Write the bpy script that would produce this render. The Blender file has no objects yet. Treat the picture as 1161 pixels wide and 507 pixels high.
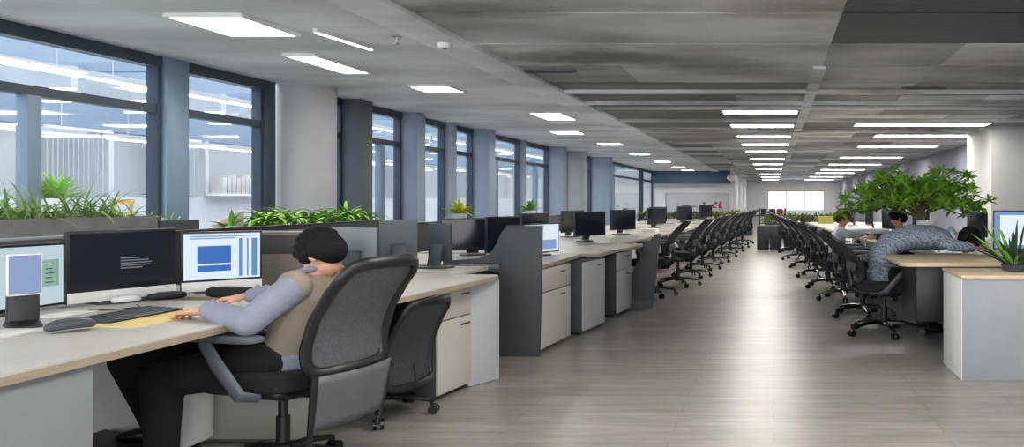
import bpy, bmesh, math, random
from mathutils import Vector, Matrix, Euler, noise
random.seed(7)
PI = math.pi
S = bpy.context.scene
COL = S.collection
H = 1.29            # eye height of the camera
CEIL = 2.70
WX = -6.1           # glazed wall
V = Vector

# ------------------------------------------------------------------ materials
def lin(c):
    out = []
    for v in c[:3]:
        v = v / 255.0
        out.append(v / 12.92 if v <= 0.04045 else ((v + 0.055) / 1.055) ** 2.4)
    return (out[0], out[1], out[2], 1.0)

def mat(name, rgb, rough=0.5, metal=0.0, var=0.10, scale=6.0, bump=0.0, bscale=80.0, coords='Object', spec=0.5, stretch=None):
    m = bpy.data.materials.new(name); m.use_nodes = True
    nt = m.node_tree; b = nt.nodes['Principled BSDF']
    b.inputs['Roughness'].default_value = rough
    b.inputs['Metallic'].default_value = metal
    b.inputs['Specular IOR Level'].default_value = spec
    tc = nt.nodes.new('ShaderNodeTexCoord')
    src = tc.outputs[coords]
    if stretch:
        mp = nt.nodes.new('ShaderNodeMapping'); mp.inputs['Scale'].default_value = stretch
        nt.links.new(src, mp.inputs['Vector']); src = mp.outputs['Vector']
    n = nt.nodes.new('ShaderNodeTexNoise'); n.inputs['Scale'].default_value = scale; n.inputs['Detail'].default_value = 4
    nt.links.new(src, n.inputs['Vector'])
    r = nt.nodes.new('ShaderNodeValToRGB')
    c = lin(rgb)
    r.color_ramp.elements[0].position = 0.3; r.color_ramp.elements[1].position = 0.7
    r.color_ramp.elements[0].color = tuple(x * (1 - var) for x in c[:3]) + (1,)
    r.color_ramp.elements[1].color = tuple(min(1, x * (1 + var)) for x in c[:3]) + (1,)
    nt.links.new(n.outputs['Fac'], r.inputs['Fac'])
    nt.links.new(r.outputs['Color'], b.inputs['Base Color'])
    if bump:
        n2 = nt.nodes.new('ShaderNodeTexNoise'); n2.inputs['Scale'].default_value = bscale
        nt.links.new(tc.outputs[coords], n2.inputs['Vector'])
        bp = nt.nodes.new('ShaderNodeBump'); bp.inputs['Strength'].default_value = bump; bp.inputs['Distance'].default_value = 0.01
        nt.links.new(n2.outputs['Fac'], bp.inputs['Height']); nt.links.new(bp.outputs['Normal'], b.inputs['Normal'])
    return m

def emit(name, rgb, strength, base=(20, 20, 20)):
    m = bpy.data.materials.new(name); m.use_nodes = True
    b = m.node_tree.nodes['Principled BSDF']
    b.inputs['Base Color'].default_value = lin(base)
    b.inputs['Roughness'].default_value = 0.4
    b.inputs['Emission Color'].default_value = lin(rgb)
    b.inputs['Emission Strength'].default_value = strength
    return m

def glass_mat(name, tint=(243, 245, 247), refl=1.0, ior=1.5):
    m = bpy.data.materials.new(name); m.use_nodes = True
    nt = m.node_tree; nt.nodes.clear()
    o = nt.nodes.new('ShaderNodeOutputMaterial')
    t = nt.nodes.new('ShaderNodeBsdfTransparent'); t.inputs['Color'].default_value = lin(tint)
    g = nt.nodes.new('ShaderNodeBsdfGlossy'); g.inputs['Roughness'].default_value = 0.03
    f = nt.nodes.new('ShaderNodeLayerWeight'); f.inputs['Blend'].default_value = 0.5
    pw = nt.nodes.new('ShaderNodeMath'); pw.operation = 'POWER'; pw.inputs[1].default_value = 5.0
    nt.links.new(f.outputs['Facing'], pw.inputs[0])
    mu = nt.nodes.new('ShaderNodeMath'); mu.operation = 'MULTIPLY_ADD'; mu.inputs[1].default_value = 0.9 * refl; mu.inputs[2].default_value = 0.04
    x = nt.nodes.new('ShaderNodeMixShader')
    nt.links.new(pw.outputs[0], mu.inputs[0]); nt.links.new(mu.outputs[0], x.inputs['Fac'])
    nt.links.new(t.outputs[0], x.inputs[1]); nt.links.new(g.outputs[0], x.inputs[2])
    nt.links.new(x.outputs[0], o.inputs['Surface'])
    return m

def mesh_fabric(name, rgb, see=0.25):
    m = mat(name, rgb, 0.75, 0, 0.15, 60, 0.3, 400)
    nt = m.node_tree; b = nt.nodes['Principled BSDF']
    tc = nt.nodes.new('ShaderNodeTexCoord')
    vo = nt.nodes.new('ShaderNodeTexVoronoi'); vo.inputs['Scale'].default_value = 220
    nt.links.new(tc.outputs['Object'], vo.inputs['Vector'])
    mr = nt.nodes.new('ShaderNodeMapRange'); mr.inputs['From Min'].default_value = 0.1; mr.inputs['From Max'].default_value = 0.5
    mr.inputs['To Min'].default_value = 1 - 2 * see; mr.inputs['To Max'].default_value = 1
    nt.links.new(vo.outputs['Distance'], mr.inputs['Value']); nt.links.new(mr.outputs[0], b.inputs['Alpha'])
    return m

def knit_mat(name, dark, light):
    m = bpy.data.materials.new(name); m.use_nodes = True
    nt = m.node_tree; b = nt.nodes['Principled BSDF']; b.inputs['Roughness'].default_value = 0.95
    tc = nt.nodes.new('ShaderNodeTexCoord')
    w = nt.nodes.new('ShaderNodeTexWave'); w.inputs['Scale'].default_value = 12; w.inputs['Distortion'].default_value = 4
    w.inputs['Detail'].default_value = 2; w.inputs['Detail Scale'].default_value = 6; w.bands_direction = 'DIAGONAL'
    vo = nt.nodes.new('ShaderNodeTexVoronoi'); vo.inputs['Scale'].default_value = 55
    nt.links.new(tc.outputs['Object'], w.inputs['Vector']); nt.links.new(tc.outputs['Object'], vo.inputs['Vector'])
    mu = nt.nodes.new('ShaderNodeMath'); mu.operation = 'MULTIPLY_ADD'; mu.inputs[1].default_value = 0.45
    nt.links.new(w.outputs['Fac'], mu.inputs[0]); nt.links.new(vo.outputs['Distance'], mu.inputs[2])
    r = nt.nodes.new('ShaderNodeValToRGB')
    r.color_ramp.elements[0].position = 0.2; r.color_ramp.elements[1].position = 0.85
    r.color_ramp.elements[0].color = lin(dark); r.color_ramp.elements[1].color = lin(light)
    nt.links.new(mu.outputs[0], r.inputs['Fac']); nt.links.new(r.outputs['Color'], b.inputs['Base Color'])
    bp = nt.nodes.new('ShaderNodeBump'); bp.inputs['Strength'].default_value = 0.5; bp.inputs['Distance'].default_value = 0.01
    nt.links.new(mu.outputs[0], bp.inputs['Height']); nt.links.new(bp.outputs['Normal'], b.inputs['Normal'])
    return m

def floor_mat():
    m = bpy.data.materials.new('floor_planks'); m.use_nodes = True
    nt = m.node_tree; b = nt.nodes['Principled BSDF']
    tc = nt.nodes.new('ShaderNodeTexCoord')
    br = nt.nodes.new('ShaderNodeTexBrick')
    br.inputs['Color1'].default_value = lin((152, 147, 141)); br.inputs['Color2'].default_value = lin((136, 131, 125))
    br.inputs['Mortar'].default_value = lin((116, 111, 106))
    br.inputs['Scale'].default_value = 1.0; br.inputs['Mortar Size'].default_value = 0.003
    br.inputs['Brick Width'].default_value = 1.5; br.inputs['Row Height'].default_value = 0.2; br.offset = 0.37
    nt.links.new(tc.outputs['Object'], br.inputs['Vector'])
    mp = nt.nodes.new('ShaderNodeMapping'); mp.inputs['Scale'].default_value = (0.8, 7.0, 1.0)
    nt.links.new(tc.outputs['Object'], mp.inputs['Vector'])
    n = nt.nodes.new('ShaderNodeTexNoise'); n.inputs['Scale'].default_value = 2.2; n.inputs['Detail'].default_value = 8; n.inputs['Roughness'].default_value = 0.65
    nt.links.new(mp.outputs['Vector'], n.inputs['Vector'])
    mr = nt.nodes.new('ShaderNodeMapRange'); mr.inputs['From Min'].default_value = 0.3; mr.inputs['From Max'].default_value = 0.7
    mr.inputs['To Min'].default_value = 0.62; mr.inputs['To Max'].default_value = 1.30
    nt.links.new(n.outputs['Fac'], mr.inputs['Value'])
    mx = nt.nodes.new('ShaderNodeMix'); mx.data_type = 'RGBA'; mx.blend_type = 'MULTIPLY'; mx.inputs['Factor'].default_value = 1
    nt.links.new(br.outputs['Color'], mx.inputs['A']); nt.links.new(mr.outputs[0], mx.inputs['B'])
    nt.links.new(mx.outputs['Result'], b.inputs['Base Color'])
    r2 = nt.nodes.new('ShaderNodeMapRange'); r2.inputs['To Min'].default_value = 0.27; r2.inputs['To Max'].default_value = 0.40
    nt.links.new(n.outputs['Fac'], r2.inputs['Value']); nt.links.new(r2.outputs[0], b.inputs['Roughness'])
    b.inputs['Specular IOR Level'].default_value = 0.6
    return m

def ceiling_mat(name, base, stain, amount, rough=0.45, scale=0.55, spots=()):
    m = bpy.data.materials.new(name); m.use_nodes = True
    nt = m.node_tree; b = nt.nodes['Principled BSDF']; b.inputs['Roughness'].default_value = rough
    tc = nt.nodes.new('ShaderNodeTexCoord')
    mp = nt.nodes.new('ShaderNodeMapping'); mp.inputs['Scale'].default_value = (0.55, 1.3, 1.0)
    nt.links.new(tc.outputs['Object'], mp.inputs['Vector'])
    n = nt.nodes.new('ShaderNodeTexNoise'); n.inputs['Scale'].default_value = scale * 1.6; n.inputs['Detail'].default_value = 6
    nt.links.new(mp.outputs['Vector'], n.inputs['Vector'])
    r = nt.nodes.new('ShaderNodeValToRGB')
    r.color_ramp.elements[0].position = 0.36; r.color_ramp.elements[1].position = 0.60
    c, s = lin(base), lin(stain)
    r.color_ramp.elements[0].color = tuple(c[i] * (1 - amount) + s[i] * amount for i in range(3)) + (1,)
    r.color_ramp.elements[1].color = c
    nt.links.new(n.outputs['Fac'], r.inputs['Fac'])
    out = r.outputs['Color']
    for cx, cy, ax, ay, dk in spots:            # water stains, each with a place and an outline of its own
        n3 = nt.nodes.new('ShaderNodeTexNoise'); n3.inputs['Scale'].default_value = 2.2; n3.inputs['Detail'].default_value = 5
        nt.links.new(tc.outputs['Object'], n3.inputs['Vector'])
        va = nt.nodes.new('ShaderNodeVectorMath'); va.operation = 'MULTIPLY_ADD'; va.inputs[1].default_value = (0.9, 0.5, 0); va.inputs[2].default_value = (-0.45, -0.25, 0)
        nt.links.new(n3.outputs['Color'], va.inputs[0])
        vb = nt.nodes.new('ShaderNodeVectorMath'); vb.operation = 'ADD'
        nt.links.new(tc.outputs['Object'], vb.inputs[0]); nt.links.new(va.outputs[0], vb.inputs[1])
        m3 = nt.nodes.new('ShaderNodeMapping'); m3.inputs['Scale'].default_value = (1 / ax, 1 / ay, 0); m3.inputs['Location'].default_value = (-cx / ax, -cy / ay, 0)
        nt.links.new(vb.outputs[0], m3.inputs['Vector'])
        gr = nt.nodes.new('ShaderNodeTexGradient'); gr.gradient_type = 'SPHERICAL'
        nt.links.new(m3.outputs['Vector'], gr.inputs['Vector'])
        mr3 = nt.nodes.new('ShaderNodeMapRange'); mr3.inputs['From Max'].default_value = 0.6; mr3.inputs['To Max'].default_value = dk
        nt.links.new(gr.outputs['Fac'], mr3.inputs['Value'])
        mx3 = nt.nodes.new('ShaderNodeMix'); mx3.data_type = 'RGBA'
        nt.links.new(mr3.outputs[0], mx3.inputs['Factor']); nt.links.new(out, mx3.inputs['A']); mx3.inputs['B'].default_value = lin((86, 78, 68))
        out = mx3.outputs['Result']
    nt.links.new(out, b.inputs['Base Color'])
    return m

M = {}
M['floor'] = floor_mat()
M['plaster'] = ceiling_mat('plaster_ceiling', (236, 238, 241), (170, 170, 170), 0.6, 0.7)
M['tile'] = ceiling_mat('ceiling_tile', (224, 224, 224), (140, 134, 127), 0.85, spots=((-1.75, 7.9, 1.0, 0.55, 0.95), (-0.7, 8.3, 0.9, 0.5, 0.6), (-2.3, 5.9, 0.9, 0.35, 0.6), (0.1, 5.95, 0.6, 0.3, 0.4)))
M['tile_mid_reflect'] = ceiling_mat('ceiling_tile_mid_reflect', (176, 175, 173), (112, 106, 100), 0.9)  # half-strength version of the metal's dark reflection, put into the colour
M['tile_dark_reflect'] = ceiling_mat('ceiling_tile_dark_reflect', (96, 93, 91), (60, 55, 50), 0.9)  # metal tiles reflecting darker surroundings; that darkness is painted into the colour
M['plenum'] = mat('plenum', (60, 59, 58), 0.8, 0, 0.3, 1.2)
M['grille'] = mat('ceiling_grille', (66, 66, 66), 0.5, 0.2, 0.45, 3, 0.8, 60, stretch=(1, 14, 1))
M['wall'] = mat('wall_paint', (184, 183, 181), 0.8, 0, 0.03, 2)
M['wall_cool'] = mat('cool_wall_paint', (150, 152, 166), 0.8, 0, 0.05, 2)
M['bulkhead'] = mat('navy_bulkhead', (78, 96, 124), 0.7, 0, 0.06, 1)
M['steel_blue'] = mat('blue_grey_aluminium', (132, 152, 172), 0.4, 0.3, 0.06, 3)
M['frame_dark'] = mat('dark_aluminium', (62, 74, 88), 0.4, 0.3, 0.08, 3)
M['column'] = mat('concrete_column', (176, 178, 180), 0.7, 0, 0.05, 3, 0.1, 30)
M['column_dark'] = mat('dark_column', (92, 97, 104), 0.6, 0, 0.06, 3)
M['column_blue'] = mat('blue_column', (152, 166, 184), 0.6, 0, 0.05, 3)
M['glass'] = glass_mat('window_glass')
M['frost'] = mat('white_laminate_wall', (206, 208, 210), 0.6, 0, 0.04, 2)
M['upper_wall'] = mat('blue_grey_upper_wall', (126, 144, 164), 0.7, 0, 0.06, 1)
M['wall_bright'] = mat('bright_wall_paint', (240, 240, 240), 0.8, 0, 0.02, 2)
M['light'] = emit('led_panel', (255, 252, 246), 18.0, (230, 230, 230))
M['light_cool'] = emit('led_cool', (226, 240, 255), 6.0, (230, 230, 230))
M['win_lit'] = emit('daylit_window', (206, 222, 248), 1.7, (200, 200, 200))
M['win_blue'] = emit('daylit_pane', (206, 214, 222), 0.38, (120, 126, 130))
M['lamp_body'] = mat('lamp_body', (190, 196, 202), 0.4, 0.3, 0.05)
M['laminate'] = mat('desk_laminate', (190, 186, 179), 0.42, 0, 0.04, 5)
M['edge'] = mat('wood_edge_band', (162, 148, 128), 0.5, 0, 0.10, 8, stretch=(1, 1, 8))
M['birch'] = mat('birch_top', (206, 186, 154), 0.4, 0, 0.07, 7, stretch=(1, 8, 1))
M['drawer'] = mat('drawer_front', (190, 187, 178), 0.5, 0, 0.03, 4)
M['pale_grey'] = mat('pale_grey_board', (172, 176, 180), 0.5, 0, 0.04, 4)
M['side_grey'] = mat('grey_board', (140, 145, 149), 0.5, 0, 0.05, 4)
M['charcoal'] = mat('charcoal_board', (62, 66, 70), 0.6, 0, 0.08, 5)
M['dark_board'] = mat('dark_board', (46, 48, 51), 0.6, 0, 0.08, 5)
M['black'] = mat('black_plastic', (24, 25, 28), 0.4, 0, 0.15, 10)
M['black_soft'] = mat('black_fabric', (27, 29, 33), 0.9, 0, 0.2, 40, 0.2, 300)
M['black_gloss'] = mat('black_gloss', (12, 13, 15), 0.15, 0, 0.1)
M['grey_plastic'] = mat('grey_plastic', (92, 98, 105), 0.5, 0, 0.08, 8)
M['slate_plastic'] = mat('slate_plastic', (66, 72, 80), 0.45, 0, 0.08, 8)
M['shell'] = mat('grey_back_shell', (88, 92, 94), 0.5, 0, 0.08, 6)
M['mesh'] = mesh_fabric('chair_mesh', (84, 88, 92), 0.24)
M['mesh_dark'] = mesh_fabric('chair_mesh_dark', (52, 56, 61), 0.16)
M['chrome'] = mat('chrome', (190, 192, 196), 0.2, 1.0, 0.03)
M['silver_back'] = mat('silver_monitor_back', (118, 126, 132), 0.4, 0.2, 0.05)
M['alu'] = mat('aluminium', (188, 190, 192), 0.35, 0.6, 0.03)
M['white'] = mat('white_plastic', (228, 228, 226), 0.4, 0, 0.02)
M['paper'] = mat('paper', (236, 236, 230), 0.8, 0, 0.02)
M['yellow'] = mat('yellow_mat', (232, 208, 140), 0.8, 0, 0.05)
M['yellow2'] = mat('yellow_box', (158, 146, 74), 0.7, 0, 0.1)
M['note'] = mat('mint_note', (160, 204, 190), 0.8, 0, 0.04)
M['ink'] = mat('ink', (70, 90, 100), 0.8, 0, 0.02)
M['red_ink'] = mat('red_ink', (170, 60, 70), 0.8, 0, 0.1)
M['screen_dark'] = emit('screen_dark', (22, 30, 40), 0.25, (14, 17, 22))
M['screen_white'] = emit('screen_white', (214, 228, 246), 0.75)
M['screen_blue'] = emit('screen_blue', (40, 100, 178), 0.75)
M['screen_sky'] = emit('screen_sky', (110, 158, 220), 0.5)
M['screen_grey'] = emit('screen_grey', (190, 208, 218), 0.7)
M['screen_lav'] = emit('screen_lavender', (132, 150, 190), 0.75)
M['screen_text'] = emit('screen_text', (120, 130, 140), 0.5)
M['chin'] = mat('silver_chin', (226, 226, 224), 0.4, 0, 0.02)
M['screen_dark'].node_tree.nodes['Principled BSDF'].inputs['Roughness'].default_value = 0.12
M['taupe'] = mat('taupe_board', (118, 108, 100), 0.7, 0, 0.08, 6, stretch=(8, 8, 1))
M['dark_taupe'] = mat('dark_taupe', (66, 62, 60), 0.7, 0, 0.08, 6)
M['skin'] = mat('skin', (208, 158, 134), 0.55, 0, 0.05, 12)
M['shirt'] = mat('lavender_shirt', (136, 140, 156), 0.9, 0, 0.06, 12, 0.25, 30)
M['vest'] = mat('taupe_vest', (146, 133, 119), 0.95, 0, 0.06, 14, 0.25, 90)
M['trousers'] = mat('black_trousers', (20, 21, 24), 0.95, 0, 0.1, 20, 0.2, 60)
M['hair'] = mat('black_hair', (15, 14, 15), 0.75, 0, 0.2, 40, 0.3, 120, spec=0.25, stretch=(3, 3, 1))
M['shoe'] = mat('black_leather', (18, 18, 20), 0.4, 0, 0.1)
M['knit'] = knit_mat('knit_sweater', (48, 57, 72), (146, 156, 171))
M['cuff'] = mat('pale_ribbed_wool', (176, 184, 196), 0.95, 0, 0.06, 20, 0.3, 150)
M['navy_cloth'] = mat('navy_cloth', (50, 56, 68), 0.9, 0, 0.1, 20)
M['white_cloth'] = mat('white_cloth', (214, 218, 226), 0.9, 0, 0.05, 10, 0.2, 20)
M['brown_hair'] = mat('brown_hair', (84, 52, 40), 0.6, 0, 0.2, 40)
M['leaf'] = mat('leaf_green', (128, 178, 62), 0.5, 0, 0.35, 5)
M['leaf_bright'] = mat('leaf_bright', (124, 176, 62), 0.5, 0, 0.3, 6)
M['leaf_fern'] = mat('leaf_fern', (138, 170, 104), 0.6, 0, 0.35, 5)
M['leaf_dark'] = mat('leaf_dark', (42, 70, 46), 0.4, 0, 0.3, 9)
M['leaf_olive'] = mat('leaf_olive', (122, 136, 76), 0.7, 0, 0.35, 4)
M['leaf_yellow'] = mat('leaf_yellow', (190, 200, 50), 0.6, 0, 0.2, 6)
M['bark'] = mat('bark', (100, 96, 62), 0.9, 0, 0.2, 20)
M['concrete'] = mat('concrete', (158, 158, 156), 0.85, 0, 0.1, 7, 0.3, 40)
M['soil'] = mat('soil', (50, 40, 32), 1, 0, 0.3, 30)
M['beige_chair'] = mat('beige_shell', (196, 180, 160), 0.6, 0, 0.05)
M['olive_chair'] = mat('grey_green_shell', (128, 138, 132), 0.6, 0, 0.05)
M['blind'] = mat('blind_slat', (178, 183, 188), 0.6, 0, 0.04)
M['binder'] = mat('pale_binder', (190, 190, 186), 0.7, 0, 0.12, 3)
M['blue_grey'] = mat('footrest_blue', (110, 124, 146), 0.7, 0, 0.08, 5)

# ------------------------------------------------------------------ mesh builder
class MB:
    def __init__(self):
        self.bm = bmesh.new()
    def merge(self, t, mx=None):
        if mx is not None:
            bmesh.ops.transform(t, matrix=mx, verts=t.verts)
        me = bpy.data.meshes.new('tmp'); t.to_mesh(me); t.free()
        self.bm.from_mesh(me); bpy.data.meshes.remove(me)
        return self
    def box(self, c, s, bevel=0.0, rot=None, seg=2):
        t = bmesh.new(); bmesh.ops.create_cube(t, size=1.0)
        bmesh.ops.scale(t, vec=V(s), verts=t.verts)
        if bevel > 0:
            bmesh.ops.bevel(t, geom=list(t.edges), offset=min(bevel, min(s) * 0.49), segments=seg, profile=0.5, affect='EDGES')
        mx = Matrix.Translation(V(c))
        if rot is not None: mx = mx @ Euler(rot).to_matrix().to_4x4()
        return self.merge(t, mx)
    def bb(self, x0, x1, y0, y1, z0, z1, bevel=0.0):
        return self.box(((x0 + x1) / 2, (y0 + y1) / 2, (z0 + z1) / 2), (abs(x1 - x0), abs(y1 - y0), abs(z1 - z0)), bevel)
    def tube(self, pts, radii, n=10, flat=1.0, flat_dir=None, closed=False):
        pts = [V(p) for p in pts]; N = len(pts)
        if not hasattr(radii, '__len__'): radii = [radii] * N
        t = bmesh.new(); rings = []
        up = V(flat_dir) if flat_dir is not None else V((0.13, 0.21, 0.97))
        for i, p in enumerate(pts):
            if closed: d = pts[(i + 1) % N] - pts[i - 1]
            else: d = pts[min(i + 1, N - 1)] - pts[max(i - 1, 0)]
            d.normalize()
            a = d.cross(up)
            if a.length < 1e-3: a = d.cross(V((1, 0, 0)))
            a.normalize(); b = a.cross(d).normalized()
            r = radii[i]
            rings.append([t.verts.new(p + a * (r * math.cos(k * 2 * PI / n)) + b * (r * flat * math.sin(k * 2 * PI / n))) for k in range(n)])
        for i in range(N if closed else N - 1):
            A, B = rings[i], rings[(i + 1) % N]
            for k in range(n):
                t.faces.new((A[k], A[(k + 1) % n], B[(k + 1) % n], B[k]))
        if not closed:
            t.faces.new(rings[0][::-1]); t.faces.new(rings[-1])
        bmesh.ops.recalc_face_normals(t, faces=t.faces)
        return self.merge(t)
    def cyl(self, p0, p1, r0, r1=None, n=16):
        return self.tube([p0, p1], [r0, r0 if r1 is None else r1], n)
    def loft(self, rings, n=20):
        """rings: (centre, u vector, v vector) ellipses"""
        t = bmesh.new(); R = []
        for c, u, v in rings:
            c, u, v = V(c), V(u), V(v)
            R.append([t.verts.new(c + u * math.cos(k * 2 * PI / n) + v * math.sin(k * 2 * PI / n)) for k in range(n)])
        for A, B in zip(R, R[1:]):
            for k in range(n): t.faces.new((A[k], A[(k + 1) % n], B[(k + 1) % n], B[k]))
        t.faces.new(R[0][::-1]); t.faces.new(R[-1])
        bmesh.ops.recalc_face_normals(t, faces=t.faces)
        return self.merge(t)
    def ell(self, c, r, rot=None, mx3=None, seg=20):
        t = bmesh.new(); bmesh.ops.create_uvsphere(t, u_segments=seg, v_segments=max(8, seg // 2 + 2), radius=1)
        bmesh.ops.scale(t, vec=V(r) if hasattr(r, '__len__') else V((r, r, r)), verts=t.verts)
        mx = Matrix.Translation(V(c))
        if rot is not None: mx = mx @ Euler(rot).to_matrix().to_4x4()
        if mx3 is not None: mx = mx @ mx3.to_4x4()
        return self.merge(t, mx)
    def limb(self, pts, radii, n=14):
        for a, b, ra, rb in zip(pts, pts[1:], radii, radii[1:]): self.tube([a, b], [ra, rb], n)
        for p, r in zip(pts, radii): self.ell(p, r, seg=16)
        return self
    def slab(self, c, s, e1=0.35, e2=0.3, fn=None, rot=None, nu=32, nv=16):
        """superellipsoid cushion"""
        def pw(v, e): return math.copysign(abs(v) ** e, v)
        t = bmesh.new(); R = []
        for j in range(nv + 1):
            ph = -PI / 2 + PI * j / nv
            if j in (0, nv):
                R.append([t.verts.new((0, 0, s[2] / 2 * (1 if j else -1)))]); continue
            R.append([t.verts.new((s[0] / 2 * pw(math.cos(ph), e1) * pw(math.cos(k * 2 * PI / nu), e2),
                                   s[1] / 2 * pw(math.cos(ph), e1) * pw(math.sin(k * 2 * PI / nu), e2),
                                   s[2] / 2 * pw(math.sin(ph), e1))) for k in range(nu)])
        for A, B in zip(R, R[1:]):
            for k in range(nu):
                a = A[k % len(A)]; b = A[(k + 1) % len(A)]; cc = B[(k + 1) % len(B)]; d = B[k % len(B)]
                vs = []
                for v in (a, b, cc, d):
                    if v not in vs: vs.append(v)
                if len(vs) > 2: t.faces.new(vs)
        if fn:
            for v in t.verts: v.co = V(fn(v.co))
        bmesh.ops.recalc_face_normals(t, faces=t.faces)
        mx = Matrix.Translation(V(c))
        if rot is not None: mx = mx @ Euler(rot).to_matrix().to_4x4()
        return self.merge(t, mx)
    def prism(self, pts, axis, a, b, bevel=0.0):
        """polygon pts in the plane across axis ('x': (y,z), 'y': (x,z), 'z': (x,y)) from a to b"""
        t = bmesh.new()
        def mk(p, q):
            return {'x': (q, p[0], p[1]), 'y': (p[0], q, p[1]), 'z': (p[0], p[1], q)}[axis]
        A = [t.verts.new(mk(p, a)) for p in pts]; B = [t.verts.new(mk(p, b)) for p in pts]
        n = len(pts)
        t.faces.new(A[::-1]); t.faces.new(B)
        for k in range(n): t.faces.new((A[k], A[(k + 1) % n], B[(k + 1) % n], B[k]))
        bmesh.ops.recalc_face_normals(t, faces=t.faces)
        if bevel: bmesh.ops.bevel(t, geom=list(t.edges), offset=bevel, segments=2, profile=0.5, affect='EDGES')
        return self.merge(t)
    def lathe(self, prof, c=(0, 0, 0), n=24):
        t = bmesh.new(); R = []
        for r, z in prof:
            R.append([t.verts.new((c[0] + r * math.cos(k * 2 * PI / n), c[1] + r * math.sin(k * 2 * PI / n), c[2] + z)) for k in range(n)])
        for A, B in zip(R, R[1:]):
            for k in range(n): t.faces.new((A[k], A[(k + 1) % n], B[(k + 1) % n], B[k]))
        t.faces.new(R[0][::-1]); t.faces.new(R[-1])
        bmesh.ops.recalc_face_normals(t, faces=t.faces)
        return self.merge(t)
    def grid(self, fn, nu, nv):
        t = bmesh.new()
        G = [[t.verts.new(fn(i / nu, j / nv)) for i in range(nu + 1)] for j in range(nv + 1)]
        for j in range(nv):
            for i in range(nu): t.faces.new((G[j][i], G[j][i + 1], G[j + 1][i + 1], G[j + 1][i]))
        return self.merge(t)
    def leaf(self, p, d, L, w, droop=0.3, seg=4, up=None, fold=0.25):
        """tapering leaf blade with a folded midrib that droops towards its tip"""
        p = V(p); d = V(d).normalized(); bm = self.bm
        side = d.cross(V((0, 0, 1)) if up is None else V(up))
        if side.length < 1e-3: side = V((1, 0, 0))
        side.normalize()
        prev = None; q = p.copy()
        for i in range(seg + 1):
            t = i / seg
            ww = w * math.sin(PI * (0.12 + 0.86 * t)) ** 0.8
            nrm = side.cross(d).normalized()
            row = [bm.verts.new(q - side * ww / 2 + nrm * ww * fold), bm.verts.new(q), bm.verts.new(q + side * ww / 2 + nrm * ww * fold)]
            if prev:
                bm.faces.new((prev[0], prev[1], row[1], row[0])); bm.faces.new((prev[1], prev[2], row[2], row[1]))
            prev = row
            d = (d + V((0, 0, -1)) * droop / seg * 1.6).normalized(); q = q + d * (L / seg)
        return self
    def build(self, name, m, parent=None, smooth=38, remesh=None, kind=None, solid=None, sub=0, sm_it=4):
        me = bpy.data.meshes.new(name)
        self.bm.to_mesh(me); self.bm.free()
        me.materials.append(M[m] if isinstance(m, str) else m)
        if smooth:
            for p in me.polygons: p.use_smooth = True
            if smooth < 180: me.set_sharp_from_angle(angle=math.radians(smooth))
        o = bpy.data.objects.new(name, me); COL.objects.link(o)
        if parent is not None: o.parent = parent
        if kind: o['kind'] = kind
        if remesh:
            r = o.modifiers.new('remesh', 'REMESH'); r.mode = 'VOXEL'; r.voxel_size = remesh; r.use_smooth_shade = True
            s = o.modifiers.new('smooth', 'SMOOTH'); s.iterations = sm_it; s.factor = 0.5
        if solid:
            q = o.modifiers.new('solid', 'SOLIDIFY'); q.thickness = solid; q.offset = 0
        if sub:
            q = o.modifiers.new('sub', 'SUBSURF'); q.levels = sub; q.render_levels = sub
        return o

def thing(name, label, cat, loc=(0, 0, 0), rz=0.0, group=None):
    o = bpy.data.objects.new(name, None); COL.objects.link(o)
    o.location = loc; o.rotation_euler = (0, 0, rz)
    o['label'] = label; o['category'] = cat
    if group: o['group'] = group
    return o
def tag(o, label, cat, group=None):
    o['label'] = label; o['category'] = cat
    if group: o['group'] = group
    return o
def struct(o):
    o['kind'] = 'structure'; return o
def kids(o): return [c for c in bpy.data.objects if c.parent == o]
def copy_tree(o, parent=None):
    c = o.copy(); COL.objects.link(c)
    if parent is not None: c.parent = parent
    for ch in kids(o): copy_tree(ch, c)
    return c
def dup(o, label, loc, rz=None, group=None, scale=None):
    c = copy_tree(o); c.location = loc
    if rz is not None: c.rotation_euler = (0, 0, rz)
    if scale: c.scale = scale
    c['label'] = label
    if group: c['group'] = group
    return c
ORD = ['first', 'second', 'third', 'fourth', 'fifth', 'sixth', 'seventh', 'eighth', 'ninth', 'tenth', 'eleventh', 'twelfth']

# ------------------------------------------------------------------ the shell
Y0, YE, YL = -3.0, 60.0, 40.0
struct(MB().bb(WX, 5.0, Y0, YE, -0.12, 0).build('floor', 'floor'))
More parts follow.
